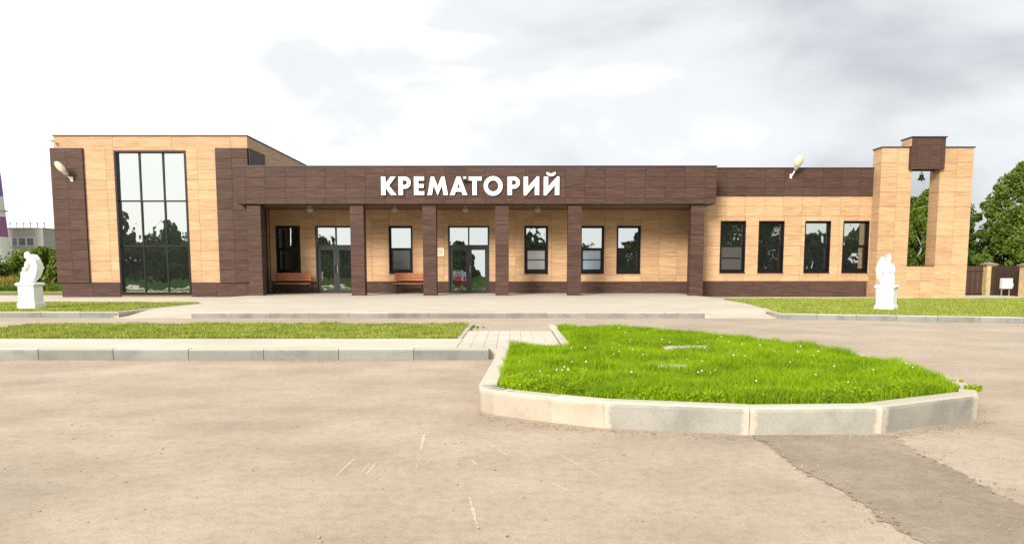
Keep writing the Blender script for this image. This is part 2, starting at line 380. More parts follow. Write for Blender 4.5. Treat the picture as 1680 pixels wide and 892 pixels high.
re_ = [(2.80 - 0.03*(5.6 - (1.0+4.56*i/n_)) + wob(1.0+4.56*i/n_, 2.2), 1.0 + 4.56*i/n_) for i in range(n_+1)]
for i in range(n_): mb.add([(*le[i],.004),(*re_[i],.004),(*re_[i+1],.004),(*le[i+1],.004)], [(0,1,2,3)])
for ed in (le, re_):                                   # loose crumbling lumps along the cut edge
    for q in range(90):
        x, y = ed[random.randrange(n_)]; x += random.gauss(0,.02); rr = random.uniform(.006,.02); mb.add([(x+rr*math.cos(t*1.05)*random.uniform(.6,1), y+rr*math.sin(t*1.05)*random.uniform(.6,1), .0052+.0001*q) for t in range(6)], [(0,1,2,3,4,5)])
tag(obj('asphalt_patch', mb, M['patch']), kind='structure')
def scuff(a, b, w):
    w *= .95; a = Vector((*a, .0015)); b = Vector((*b, .0015)); d = (b-a); p = Vector((-d.y, d.x, 0)).normalized(); n = 34
    m = MB(); vv = []
    for i in range(n+1):
        t = i/n; ww = w*(math.sin(math.pi*min(max(t,.03),.97)))**.7*(random.uniform(.35,1.15) if random.random() < .85 else .08)
        c = a + d*t + p*random.uniform(-.12,.12)*w; vv += [c + p*ww/2, c - p*ww/2]
    m.add(vv, [(2*i, 2*i+1, 2*i+3, 2*i+2) for i in range(n)])
    obj('scuff_mark', m, M['scuff'], ASPH)
for a, b, w in [((-1.04,4.9),(-1.07,4.42),.030), ((-.92,4.80),(-.93,4.5),.018), ((-.88,4.79),(-.89,4.46),.020), ((-.67,5.69),(-.63,5.07),.038),
                ((-.62,5.0),(-.60,4.55),.014), ((-.24,4.08),(-.155,3.45),.022), ((.32,4.98),(.43,4.7),.024), ((.44,4.66),(.54,4.40),.024),
                ((.23,4.33),(.36,4.04),.018), ((.51,4.7),(.74,5.05),.014), ((-.18,5.35),(-.03,4.95),.020), ((-.38,5.6),(-.36,5.42),.016), ((3.1,4.45),(3.35,3.95),.05),
                ((-.27,4.85),(-.22,4.7),.035)]:
    scuff(a, b, w)

def sstep(t): t = max(0, min(1, t)); return t*t*(3-2*t)
def terr_z(x, y):
    z = 0.14
    if y > 22: z -= 0.085*sstep((-x-10.6)/1.6)*sstep((y-22)/4) + 0.10*sstep((x-7.3)/1.5)*sstep((y-22)/4)
    ramp_ = max(sstep((-x-7.9)/0.45), sstep((x-4.7)/0.45))
    if y < 21.5: z -= (z-0.012)*ramp_*(1-sstep((y-18.97)/2.2))
    return z
mb = MB(); xs = list(np.arange(-60, -12, 3.0)) + list(np.arange(-12, 10.01, 0.25)) + list(np.arange(12, 41, 3.0)); ys = [18.975] + list(np.arange(19.1, 22, 0.25)) + list(np.arange(22.3, 34.4, 1.0))
idx = {}
for i, x in enumerate(xs):
    for j, y in enumerate(ys):
        idx[i,j] = len(mb.v); mb.v.append((x, y, terr_z(x, y)))
for i in range(len(xs)-1):
    for j in range(len(ys)-1):
        if (xs[i] < -10.1 or xs[i+1] > 6.9) and ys[j] < 20: continue
        
        mb.f.append((idx[i,j], idx[i+1,j], idx[i+1,j+1], idx[i,j+1])); mb.m.append(0)
for i in range(len(xs)-1):
    if -10.1 <= xs[i] and xs[i+1] <= 6.9: mb.add([(xs[i],18.975,-.02),(xs[i+1],18.975,-.02),(xs[i+1],18.975,terr_z(xs[i+1],18.975)),(xs[i],18.975,terr_z(xs[i],18.975))], [(0,1,2,3)])
tag(obj('terrace', mb, M['terrace'], smooth=False), kind='structure')

# kerbs: one structure per run, every stone a child that shares its mesh
KM = {}
def kerb_run(pts, ztop, mat, label=None, width=0.15, stone=1.0, zb=-0.02, ends=None, name='kerb', seam=0.004):
    """pts: polyline of the outer (road side) edge; body lies to the LEFT of the direction of travel."""
    k = root(name, (pts[0][0], pts[0][1], 0), kind='structure')
    zt = ztop if hasattr(ztop, '__len__') else [ztop]*len(pts)
    for i in range(len(pts)-1):
        a = Vector(pts[i]); b = Vector(pts[i+1]); d = b-a; ln = d.length; n = max(1, round(ln/stone)); ang = math.atan2(d.y, d.x)
        for q in range(n):
            l = ln/n; t0 = q/n; z0 = zt[i] + (zt[i+1]-zt[i])*t0; z1 = zt[i] + (zt[i+1]-zt[i])*(q+1)/n
            key = (round(l,3), round(z0,3), round(z1,3), mat, width)
            if key not in KM:
                m = MB(); g = seam; c = 0.022
                def prof(x, z): return [(x,0.012,zb),(x,0,z-c*1.6),(x,0.006,z-c*.6),(x,c,z),(x,width-0.006,z),(x,width,z-0.006),(x,width,zb)]
                p0 = prof(g, z0); p1 = prof(l-g, z1); K = len(p0)
                m.add(p0+p1, [tuple(range(K-1,-1,-1)), tuple(range(K,2*K))] + [(w, (w+1)%K, K+(w+1)%K, K+w) for w in range(K)])
                me = bpy.data.meshes.new('kerb_stone'); me.from_pydata([Vector(v) for v in m.v], [], [f[::-1] if False else f for f in m.f]); me.materials.append(M[mat]); me.update()
                bm = bmesh.new(); bm.from_mesh(me); bmesh.ops.recalc_face_normals(bm, faces=bm.faces); bm.to_mesh(me); bm.free()
                KM[key] = me
            p = a + d*t0
            o = bpy.data.objects.new('kerb_stone', KM[key]); COL.objects.link(o); o.parent = k
            o.location = (p.x-pts[0][0], p.y-pts[0][1], random.uniform(-.004,.003)); o.rotation_euler = (0,0,ang + (random.uniform(-.003,.003) if seam else 0))
            if not seam: o.location.z = 0
    return k
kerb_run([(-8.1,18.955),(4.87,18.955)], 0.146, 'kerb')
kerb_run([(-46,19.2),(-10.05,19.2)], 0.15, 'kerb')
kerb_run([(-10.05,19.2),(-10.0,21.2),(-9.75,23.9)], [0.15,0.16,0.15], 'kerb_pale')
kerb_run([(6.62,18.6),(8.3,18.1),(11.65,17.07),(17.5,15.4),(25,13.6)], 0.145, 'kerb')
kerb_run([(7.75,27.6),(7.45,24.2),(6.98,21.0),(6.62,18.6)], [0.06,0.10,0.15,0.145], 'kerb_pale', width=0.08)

# the long strip in the middle: grass and a pale footway
mb = MB(); mb.prism([(-9.5,10.3),(-0.36,10.3),(-0.36,10.42),(0.70,10.42),(0.70,13.3),(-0.78,13.3),(-0.78,11.86),(-9.5,11.86)], 0.0, 0.128)
FOOT = tag(obj('footway', mb, M['pave']), kind='structure')
mb = MB(); mb.prism([(-9.42,10.40),(-0.78,10.40),(-0.78,11.80),(-9.42,11.80)], 0.1282, 0.150)
obj('screed', mb, M['pave'], FOOT)
random.seed(5)
for q in range(8):
    for s_ in range(2):
        x0 = -0.77 + q*0.1835; y0 = 10.42 + s_*1.44
        m = MB(); m.cbox(x0+.0015, x0+.182, y0+.001, y0+1.439, 0.10, 0.152 + random.uniform(-.002,.002), 0.003); obj('paving_slab', m, M['pave'], FOOT, origin=(x0, y0, 0.1))
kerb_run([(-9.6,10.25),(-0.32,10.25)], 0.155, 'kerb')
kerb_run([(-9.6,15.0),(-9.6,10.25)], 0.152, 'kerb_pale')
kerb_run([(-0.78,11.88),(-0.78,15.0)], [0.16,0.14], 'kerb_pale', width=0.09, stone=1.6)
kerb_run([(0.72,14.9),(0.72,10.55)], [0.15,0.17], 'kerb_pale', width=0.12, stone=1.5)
mb = MB(); mb.add([(-0.78,13.3,0.15),(0.72,13.3,0.15),(0.72,14.95,0.006),(-0.78,14.95,0.006)], [(0,1,2,3)])
tag(obj('ramp', mb, M['road']), kind='structure')

STRIP = [(-9.45,11.86),(-0.86,11.86),(-0.86,14.95),(-9.2,14.95),(-9.45,14.6)]
LAWNL = [(-46,19.34),(-10.18,19.34),(-10.12,21.2),(-9.9,23.9),(-10.2,24.15),(-46,24.15)]
LAWNR = [(6.70,18.8),(8.35,18.24),(11.7,17.21),(17.55,15.55),(25,13.75),(32,13),(32,27.4),(20,27.9),(12,27.6),(7.8,27.7),(7.53,24.2),(7.06,21.0)]
ISL = [(-0.12,6.80),(-0.10,6.60),(0.0,6.46),(0.10,6.38),(0.75,5.99),(1.80,5.74),(2.76,5.80),(3.75,6.30),(3.92,6.55),(4.2,7.3),(4.32,8.4),(4.28,9.8),(3.98,11.1),(3.4,12.4),(2.72,13.4),(1.7,14.05),(0.86,14.2),(0.84,10.62),(0.72,10.45),(-0.02,10.42),(-0.08,8.5)]
def isl_z(x, y): return 0.185 - 0.045*np.clip((y-6)/6, 0, 1)
def lawn(name, poly, z):
    mb = MB(); mb.prism(poly, 0.0, z); return tag(obj(name, mb, M['soil']), kind='structure')
lawn('lawn', STRIP, 0.145); lawn('lawn', LAWNL, 0.165); lawn('lawn', LAWNR, 0.148)
bm = bmesh.new(); vt = [bm.verts.new((x, y, float(isl_z(x, y)))) for x, y in ISL]; vb = [bm.verts.new((x, y, 0)) for x, y in ISL]
f = bm.faces.new(vt)
for i in range(len(ISL)): bm.faces.new((vb[i], vb[(i+1) % len(ISL)], vt[(i+1) % len(ISL)], vt[i]))
bmesh.ops.triangulate(bm, faces=[f]); me = bpy.data.meshes.new('traffic_island'); bm.to_mesh(me); bm.free()
tag(link_mesh('traffic_island', me, M['soil']), kind='structure')
# island kerb, near side high and pale
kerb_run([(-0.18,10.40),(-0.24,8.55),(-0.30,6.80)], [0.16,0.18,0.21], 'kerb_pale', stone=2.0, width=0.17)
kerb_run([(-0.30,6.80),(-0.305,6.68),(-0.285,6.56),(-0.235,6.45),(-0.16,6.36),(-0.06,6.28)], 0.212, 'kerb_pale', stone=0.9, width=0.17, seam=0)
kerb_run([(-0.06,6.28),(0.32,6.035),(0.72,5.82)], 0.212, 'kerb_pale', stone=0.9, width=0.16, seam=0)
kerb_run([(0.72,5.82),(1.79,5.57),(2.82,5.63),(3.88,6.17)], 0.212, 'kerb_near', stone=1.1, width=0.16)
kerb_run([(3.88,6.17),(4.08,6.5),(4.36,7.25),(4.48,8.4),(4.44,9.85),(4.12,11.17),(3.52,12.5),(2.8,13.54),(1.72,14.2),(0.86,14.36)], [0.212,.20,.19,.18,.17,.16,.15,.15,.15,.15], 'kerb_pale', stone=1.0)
# narrow paved edging along the foot of the building, right hand side
for (x, y, s_) in ((2.38,10.06,.32),(1.73,8.12,.26)):
    m = MB(); m.cbox(x-s_, x+s_, y-.30, y+.30, 0.08, 0.190, 0.015); tag(obj('drain_cover', m, M['pave'], origin=(x,y,.12)), 'pale square concrete lid in the island grass, ' + ('farther of the two' if y > 9 else 'nearer of the two'), 'concrete lid', 'concrete lids in the grass island')

# ------------------------------------------------------------------ grass
def blades(name, poly, n, hmin, hmax, w, zf, mat, clump=0.6, avoid=(), lean=0.45, seg2=True, seed=1, dens=None, parent=None):
    g = np.random.default_rng(seed)
    P_ = np.array(poly); lo = P_.min(0); hi = P_.max(0)
    xs_ = []; ys_ = []; tot = 0
    while tot < n:
        x = g.uniform(lo[0], hi[0], n); y = g.uniform(lo[1], hi[1], n); k = in_poly(x, y, poly)
        for (ax0, ax1, ay0, ay1) in avoid: k &= ~((x > ax0) & (x < ax1) & (y > ay0) & (y < ay1))
        if dens is not None: k &= g.uniform(0, 1, n) < dens(x, y)
        xs_.append(x[k]); ys_.append(y[k]); tot += k.sum()
    x = np.concatenate(xs_)[:n]; y = np.concatenate(ys_)[:n]
    hn = 0.5 + 0.5*(np.sin(x*3.1+1.3*np.sin(y*2.3))*np.sin(y*4.7+1.1*np.sin(x*1.9+1))*.6+.4*np.sin(x*7.3+y*1.7)*np.sin(y*9.1-x*2.3))      # patches of taller and shorter grass
    hh = (hmin + (hmax-hmin)*g.uniform(0, 1, n)**1.4) * (1-clump + clump*2*hn*0.75)
    a = g.uniform(0, 2*np.pi, n); la = g.uniform(0, 2*np.pi, n); ll = hh*g.uniform(0.05, lean*1.6, n)
    z = zf(x, y) if callable(zf) else np.full(n, zf)
    ww = w*g.uniform(0.6, 1.3, n); dx = np.cos(a)*ww/2; dy = np.sin(a)*ww/2
    ox = np.cos(la)*ll; oy = np.sin(la)*ll
    b0 = np.stack([x-dx, y-dy, z-0.01], 1); b1 = np.stack([x+dx, y+dy, z-0.01], 1)
    m0 = np.stack([x-dx*.8+ox*.32, y-dy*.8+oy*.32, z+hh*.6], 1); m1 = np.stack([x+dx*.8+ox*.32, y+dy*.8+oy*.32, z+hh*.6], 1)
    tp = np.stack([x+ox, y+oy, z+hh], 1)
    V = np.stack([b0, b1, m1, m0, tp], 1).reshape(-1, 3); i = np.arange(n)*5
    F = np.concatenate([np.stack([i, i+1, i+2], 1), np.stack([i, i+2, i+3], 1), np.stack([i+3, i+2, i+4], 1)])
    o = np_mesh(name, V, F, mat); return o
def edge_fade(x, y): return np.ones(len(x))
av = [(2.12,2.64,9.80,10.30),(1.55,1.91,7.88,8.26)]
tag(blades('grass', ISL, 230000, 0.025, 0.125, 0.0062, isl_z, M['grass'], 0.95, av, lean=.7, seed=2), 'lush bright green grass filling the kerbed island', 'grass', kind='stuff')
tag(blades('grass', STRIP, 90000, 0.012, 0.075, 0.012, 0.145, M['lawn'], 0.9, seed=3, lean=.8), 'short mown grass of the long strip beside the footway', 'grass', kind='stuff')
LAWNLv = [(-21,19.34),(-10.18,19.34),(-10.12,21.2),(-9.9,23.9),(-10.2,24.15),(-21,24.15)]
LAWNRv = [p for p in LAWNR if p[0] < 20] ; LAWNRv = [(6.70,18.8),(8.35,18.24),(11.7,17.21),(17.55,15.55),(22,14.5),(22,27.7),(20,27.9),(12,27.6),(7.8,27.7),(7.53,24.2),(7.06,21.0)]
tag(blades('grass', LAWNLv, 60000, 0.02, 0.06, 0.018, 0.165, M['lawn'], 0.5, seed=4), 'short mown grass round the statue by the glazed wing', 'grass', kind='stuff')
tag(blades('grass', LAWNRv, 90000, 0.02, 0.06, 0.018, 0.148, M['lawn'], 0.5, seed=5), 'short mown grass round the statue before the bell tower', 'grass', kind='stuff')

def leaf_cloud(centres, radii, n, size, g, flat=0.0, aspect=1.6):
    ci = g.integers(0, len(centres), n); c = np.asarray(centres)[ci]; r = np.asarray(radii)[ci]
    d = g.normal(size=(n,3)); d /= np.linalg.norm(d, axis=1, keepdims=True)
    p = c + d*(r*(g.uniform(0.25, 1, n)**0.5))[:,None]
    a = g.normal(size=(n,3)); a /= np.linalg.norm(a, axis=1, keepdims=True)
    b = np.cross(a, g.normal(size=(n,3))); b /= np.linalg.norm(b, axis=1, keepdims=True)
    s_ = size*g.uniform(0.55, 1.25, n)[:,None]
    V = np.stack([p-a*s_*aspect/2, p+b*s_*.5, p+a*s_*aspect/2, p-b*s_*.5], 1).reshape(-1,3)
    return V, (np.arange(n)*4)[:,None] + np.arange(4)[None,:]
# white clover heads and broad weeds in the island
g = np.random.default_rng(21); V = []; F = []
tmp = bmesh.new(); bmesh.ops.create_icosphere(tmp, subdivisions=1, radius=1); iv = np.array([v.co[:] for v in tmp.verts]); tmp.verts.index_update(); fi = np.array([[v.index for v in f.verts] for f in tmp.faces]); tmp.free()
for cx_, cy_, sx_, sy_, n_ in ((0.28,6.7,.12,.12,14),(0.6,7.4,.5,.4,24),(1.6,7.2,.7,.4,26),(2.6,10.6,.9,.35,26),(3.3,7.0,.4,.3,14),(1.1,9.3,.3,.5,16),(2.2,8.6,.9,1.2,40),(3.4,9.5,.5,1,20),(1.7,12.5,.6,.8,12)):
    for q in range(n_):
        x, y = g.normal(cx_, sx_), g.normal(cy_, sy_)
        if not in_poly(np.array([x]), np.array([y]), ISL)[0]: continue
        r = g.uniform(.005,.011)
        if g.uniform() < .55: continue
        F.append(fi + len(V)*12); V.append(iv*r*np.array([1,1,.85]) + np.array([x, y, float(isl_z(x,y)) + g.uniform(.07,.14)]))
tag(np_mesh('clover_flowers', np.concatenate(V), np.concatenate(F), M['petal']), 'tiny white clover heads dotted over the island grass', 'flowers', kind='stuff')
cs = []; rs = []
for q in range(420):
    t = g.uniform(0, 1)
    if t < .75: x = g.uniform(0.0, 3.7); y = np.interp(x, [-.1,.06,.75,1.8,2.76,3.75], [6.5,6.42,6.0,5.75,5.81,6.3]) + abs(g.normal(0, .14)) + .06
    else: x, y = g.normal(.28,.18), g.normal(6.75,.2)
    if in_poly(np.array([x]), np.array([y]), ISL)[0]: cs.append((x, y, .20 + g.uniform(0,.05))); rs.append(g.uniform(.03,.06))
V, F = leaf_cloud(cs, rs, 14000, 0.021, g, aspect=1.1)
tag(np_mesh('clover_leaves', V, F, M['grass']), 'broad clover leaves along the near edge of the island', 'ground cover', kind='stuff')
wc = []; wr = []
for x, y, z, n_, sp in ((-.74,14.4,.13,6,.10),(3.98,6.48,.20,7,.05),(4.2,7.0,.17,3,.08)):
    for q in range(n_): wc.append((x+g.normal(0,sp), y+g.normal(0,sp*.8), z+abs(g.normal(0,.012)))); wr.append(g.uniform(.012,.03))
V, F = leaf_cloud(wc, wr, 700, 0.016, g, aspect=2.6)
tag(np_mesh('weeds', V, F, M['grass']), 'small weeds sprouting along the kerb edges', 'weeds', kind='stuff')
# grit on the asphalt and along the kerb foot
V = []; F = []
def grit(x, y, r, z=.002):
    s_ = np.array([g.uniform(.6,1.3), g.uniform(.6,1.3), g.uniform(.3,.7)]); F.append(fi + len(V)*12); V.append(iv*r*s_ + np.array([x,y,z+r*.2]))
for q in range(500): grit(g.uniform(-6,6), g.uniform(2.8,9.8), g.uniform(.003,.007))
for q in range(60): grit(g.uniform(-4,3), g.uniform(2.8,6), g.uniform(.006,.011))
kx = [-.32,-.22,.2,.72,1.79,2.82,3.9]; ky = [6.6,6.3,6.0,5.78,5.53,5.59,6.12]
for q in range(1100):
    x = g.uniform(-.3,3.95); grit(x, np.interp(x, kx, ky) - abs(g.normal(0,.09)) - .005, g.uniform(.003,.008))
for q in range(500): grit(g.uniform(-7,-.3), 10.24 - abs(g.normal(0,.08)), g.uniform(.003,.009))
for q in range(260): y = g.uniform(3,5.6); grit(g.normal(1.85 if g.uniform() < .6 else 2.78, .05), y, g.uniform(.003,.008), .005)
for q in range(220): grit(g.uniform(1.9,3.3), g.uniform(3.2,5.2), g.uniform(.003,.006), .005)
tag(np_mesh('grit', np.concatenate(V), np.concatenate(F), M['stone']), 'loose grit and small stones lying on the asphalt', 'grit', kind='stuff')
# ------------------------------------------------------------------ the building
BLD = root('low_public_building', (-1.5, 33, 0), 'long flat-roofed building clad in tan and brown wood-look panels with colonnade and bell tower', 'building')
PANELS = []     # (parent, material, x0, x1, y0, y1, z0, z1)
PW, PH, GAP, PT = 0.81, 0.417, 0.009, 0.022
def subtract(r, holes):
    out_ = [r]
    for h in holes:
        nx = []
        for (a0, a1, b0, b1) in out_:
            if h[0] >= a1 or h[1] <= a0 or h[2] >= b1 or h[3] <= b0: nx.append((a0,a1,b0,b1)); continue
            if h[0] > a0: nx.append((a0, h[0], b0, b1))
            if h[1] < a1: nx.append((h[1], a1, b0, b1))
            m0, m1 = max(a0, h[0]), min(a1, h[1])
            if h[2] > b0: nx.append((m0, m1, b0, h[2]))
            if h[3] < b1: nx.append((m0, m1, h[3], b1))
        out_ = nx
    return [q for q in out_ if q[1]-q[0] > 0.03 and q[3]-q[2] > 0.03]
def cuts(a, b, step, start):
    k = [a]; x = start
    while x < a + 0.06: x += step
    while x < b - 0.06: k.append(x); x += step
    return k + [b]
def face(parent, mat, plane, c, a0, a1, z0, z1, holes=(), w=PW, h=PH, a_start=None, z_start=None, out=-1):
    """cover a wall face with panels. plane 'y': faces -Y at y=c, a = x. plane 'x': at x=c, a = y, `out` gives the side it faces."""
    zs = cuts(z0, z1, h, z1 - h*math.floor((z1-z0)/h + 1) if z_start is None else z_start); as_ = cuts(a0, a1, w, a0 if a_start is None else a_start)
    for i in range(len(as_)-1):
        for j in range(len(zs)-1):
            for (p0, p1, q0, q1) in subtract((as_[i], as_[i+1], zs[j], zs[j+1]), holes):
                g2 = GAP/2
                l = p0 + (g2 if p0 > a0 + 1e-6 else 0); r = p1 - (g2 if p1 < a1 - 1e-6 else 0); b = q0 + (g2 if q0 > z0 + 1e-6 else 0); t_ = q1 - (g2 if q1 < z1 - 1e-6 else 0)
                if plane == 'y': PANELS.append((parent, mat, l, r, c-PT, c, b, t_))
                elif out < 0: PANELS.append((parent, mat, c-PT, c, l, r, b, t_))
                else: PANELS.append((parent, mat, c, c+PT, l, r, b, t_))
def wall_slab(name, mat, x0, x1, y0, y1, z0, z1, holes=(), parent=BLD):
    m = MB()
    for (a0, a1, b0, b1) in subtract((x0, x1, z0, z1), holes): m.box(a0, a1, y0, y1, b0, b1)
    return obj(name, m, mat, parent)

Wp = 34.2     # porch wall plane
Wr = 32.4     # wall right of the colonnade
Wg = 31.8     # glazed wing
pw = [(-10.62,-9.56), (-5.54,-4.50), (0.57,1.61), (3.08,4.14), (4.73,5.78)]
pd = [(-8.85,-7.05), (-2.87,-1.04)]
HP = [(a, b, 1.06, 3.14) for a, b in pw] + [(a, b, 0.0, 3.14) for a, b in pd]
rw = [(8.90,9.95), (10.53,11.59), (12.50,13.57), (14.13,15.21)]
HR = [(a, b, 1.10, 3.25) for a, b in rw]
HG = [(-16.47,-13.53,0.17,6.08)]
e_ = 0.0005
# porch wall
w1 = wall_slab('wall', M['joint_tan'], -10.92, 7.93, Wp, Wp+.25, 0.05, 5.0, HP)
face(w1, 'tan', 'y', Wp, -10.90, 7.93, 0.67, 3.86, HP, a_start=-10.62+.25)
pl = wall_slab('plinth', M['joint_brown'], -10.92, 7.93, Wp-.03, Wp-.0005, 0.05, 0.655, [(a-.01, b+.01, 0, 4) for a, b in pd])
face(pl, 'brown', 'y', Wp-.03, -10.90, 7.93, 0.10, 0.652, [(a-.01, b+.01, 0, 4) for a, b in pd], w=2.4, h=.6)
# wall right of the colonnade
w2 = wall_slab('wall', M['joint_tan'], 7.95, 15.42, Wr, Wr+.25, -0.05, 5.44, HR)
face(w2, 'tan', 'y', Wr, 7.95, 15.42, 0.72, 4.295, HR, a_start=8.28)
pr = wall_slab('parapet', M['joint_brown'], 8.0, 15.36, Wr-.05, Wr-.0005, 4.30, 5.44)
face(pr, 'brown', 'y', Wr-.05, 8.0, 15.36, 4.30, 5.44, h=.395, a_start=8.28)
pl2 = wall_slab('plinth', M['joint_brown'], 7.95, 15.22, Wr+.0005, Wr+.03, -0.05, 0.712)
face(pl2, 'brown', 'y', Wr-.008, 7.95, 15.22, -0.05, 0.70, w=2.4, h=.8)
m = MB(); m.box(7.93, 8.0, Wr+.02, Wp-.001, -.05, 3.86); obj('wall', m, M['brown'], BLD)
# portico: fascia and soffit
fa = wall_slab('fascia', M['joint_brown'], -11.22, 8.26, 31.0, 31.62, 3.86, 5.34)
face(fa, 'brown', 'y', 31.0, -11.22, 8.26, 3.862, 5.34, h=.417, a_start=-10.8, z_start=5.34-.417*4)
face(fa, 'brown', 'x', 8.26, 30.98, 31.62, 3.862, 5.34, out=1, w=.8)
m = MB(); m.box(-10.9, 8.25, 31.621, Wr+1.78, 3.868, 3.98); obj('soffit', m, M['soffit'], BLD)
for q in ((-11.24,8.29,30.955,31.2,5.341,5.385),(7.95,15.40,Wr-.1,Wr+.2,5.441,5.485),(-18.98,-10.93,31.73,31.95,6.681,6.725),(-11.1,-10.92,31.951,44,6.681,6.725),(-18.98,-18.8,31.951,44,6.681,6.725)): m = MB(); m.box(*q); obj('coping', m, M['coping'], BLD)
for q in ((-10.9,8.2,31.63,44,4.9,4.98),(8.21,15.19,Wr+.26,44,4.9,4.98),(-18.69,-11.21,32.1,44,6.4,6.48)): m = MB(); m.box(*q); obj('roof', m, M['coping'], BLD)
for q in ((-10.9,15.19,44.01,44.2,-.05,5.2),(15.2,15.41,Wr+.26,44.2,-.05,5.44),(-18.9,-10.95,44.01,44.3,-.05,6.6)): m = MB(); m.box(*q); obj('wall', m, M['tan'], BLD)
# glazed wing
w3 = wall_slab('wall', M['joint_tan'], -18.92, -10.97, Wg, Wg+.25, -0.02, 6.68, HG)
face(w3, 'tan', 'y', Wg, -18.94, -10.95, 6.17, 6.68, w=2.43, h=.42)
face(w3, 'tan', 'y', Wg, -17.80, -12.2, 0.68, 6.165, HG, w=.95, h=.417)
m = MB(); m.box(-11.2, -10.97, Wg+.26, 44, -.02, 6.68); w4 = obj('wall', m, M['joint_tan'], BLD)
HS = [(32.55,33.05,.95,3.1)]
face(w4, 'tan', 'x', -10.97, 33.72, 44, 4.9, 6.68, out=1, w=2.4); face(w4, 'tan', 'x', -10.97, Wg+.01, 33.72, 6.21, 6.68, out=1, w=2.4); face(w4, 'tan', 'x', -10.97, 33.72, Wp-.001, 0.1, 4.9, out=1)
m = MB(); m.box(-18.92, -18.7, Wg+.26, 44, -.02, 6.68); w5 = obj('wall', m, M['joint_tan'], BLD); face(w5, 'tan', 'x', -18.92, Wg+.01, 44, 6.21, 6.68, w=2.4); face(w5, 'tan', 'x', -18.92, 33.72, 44, 0.0, 6.2, w=2.4)
pi1 = wall_slab('pier', M['joint_brown'], -19.06, -17.74, Wg-.10, Wg-.0225, 0.66, 6.19); face(pi1, 'brown', 'y', Wg-.10, -19.08, -17.74, 0.66, 6.19, w=.67)
m = MB(); m.box(-19.06, -18.95, Wg-.022, 33.7, .66, 6.19); pi2 = obj('pier', m, M['joint_brown'], BLD); face(pi2, 'brown', 'x', -19.06, Wg-.098, 33.7, .66, 6.19)
pi3 = wall_slab('pier', M['joint_brown'], -12.26, -10.95, Wg-.10, Wg-.0225, 0.66, 6.19); face(pi3, 'brown', 'y', Wg-.10, -12.26, -10.93, 0.66, 6.19, w=.67)
m = MB()
for (a0, a1, b0, b1) in subtract((Wg-.022, 33.7, .66, 6.19), HS): m.box(-10.945, -10.87, a0, a1, b0, b1)
pi4 = obj('pier', m, M['joint_brown'], BLD); face(pi4, 'brown', 'x', -10.87, Wg-.098, 33.7, .66, 6.19, HS, out=1)
pl3 = wall_slab('plinth', M['joint_brown'], -18.95, -10.97, Wg-.03, Wg-.0005, -.02, .655, [(-16.5,-13.5,0,3)])
face(pl3, 'brown', 'y', Wg-.03, -18.96, -10.95, 0.0, .65, [(-16.5,-13.5,0,3)], w=1.3, h=.7)
# bell tower: a thin clad portal with a slot and a brown block across its top
TW = [(15.28,16.55,-.03,6.20), (17.72,19.08,-.03,6.20), (16.5505,17.7195,-.03,1.33)]
m = MB()
for a0, a1, b0, b1 in TW: m.box(a0+.022, a1-.022, 31.722, 32.428, b0, b1-.002)
tw = obj('bell_tower', m, M['joint_tan'], BLD)
for a0, a1, b0, b1 in TW[:2]:
    face(tw, 'tan', 'y', 31.722, a0, a1, b0, b1, w=.68, h=.60); face(tw, 'tan', 'x', a0+.022, 31.722, 32.428, b0, b1, w=.8, h=.6); face(tw, 'tan', 'x', a1-.022, 31.722, 32.428, b0, b1, w=.8, out=1, h=.6)
    PANELS.append((tw, 'tan', a0, a1, 32.428, 32.45, b0, b1))
face(tw, 'tan', 'y', 31.722, 16.5505, 17.7195, -.03, 1.33, w=.6, h=.6)
for q in ((15.24,16.38,31.66,32.48,6.201,6.245),(17.80,19.12,31.66,32.48,6.201,6.245),(16.551,17.719,31.70,32.45,1.331,1.36)): m = MB(); m.box(*q); obj('coping', m, M['coping'], tw)
m = MB(); m.box(16.42, 17.76, 31.522, 32.36, 5.33, 6.58); bt = obj('tower_block', m, M['joint_brown'], BLD)
face(bt, 'brown', 'y', 31.522, 16.40, 17.78, 5.31, 6.58, w=.5, h=1.3, a_start=16.62); face(bt, 'tan', 'x', 16.42, 31.522, 32.36, 6.25, 6.58, w=1); face(bt, 'brown', 'x', 16.42, 31.522, 31.70, 5.31, 6.24, w=1, h=1); face(bt, 'brown', 'x', 17.76, 31.522, 32.36, 5.31, 6.58, w=1, out=1, h=1.4)
m = MB(); m.box(16.36, 17.82, 31.46, 32.40, 6.581, 6.625); obj('coping', m, M['coping'], bt)
# pillars: stacked cladding rings round a dark core
for cx_ in (-10.56,-6.35,-3.385,-0.41,2.57,7.605):
    m = MB(); m.box(cx_-.25, cx_+.25, 31.15, 31.59, .05, 3.867); pil = obj('pillar', m, M['joint_brown'], BLD)
    for k in range(9):
        z0 = .10 + k*.417; z1 = min(3.864, z0+.417-.009)
        PANELS.append((pil, 'brown', cx_-.275, cx_+.275, 31.12, 31.61, z0, z1))
PANELS.sort(key=lambda p: -((p[3]-p[2])+(p[5]-p[4]))*(p[7]-p[6]))
PM = {}
for i, (par, mt, x0, x1, y0, y1, z0, z1) in enumerate(PANELS[:300]):
    key = (mt, round(x1-x0,3), round(y1-y0,3), round(z1-z0,3))
    if key not in PM:
        q = MB(); q.box(0, x1-x0, 0, y1-y0, 0, z1-z0); me = bpy.data.meshes.new('cladding_panel'); me.from_pydata(q.v, [], q.f); me.materials.append(M[mt]); me.update(); PM[key] = me
    link_mesh('cladding_panel', PM[key], M[mt], par, (x0, y0 + (0), z0))
q = MB()
for (par, mt, x0, x1, y0, y1, z0, z1) in PANELS[300:]: q.box(x0, x1, y0, y1, z0, z1, 0 if mt == 'tan' else 1)
tag(obj('cladding', q, [M['tan'], M['brown']], BLD), kind='stuff')
print('PANELS', len(PANELS))

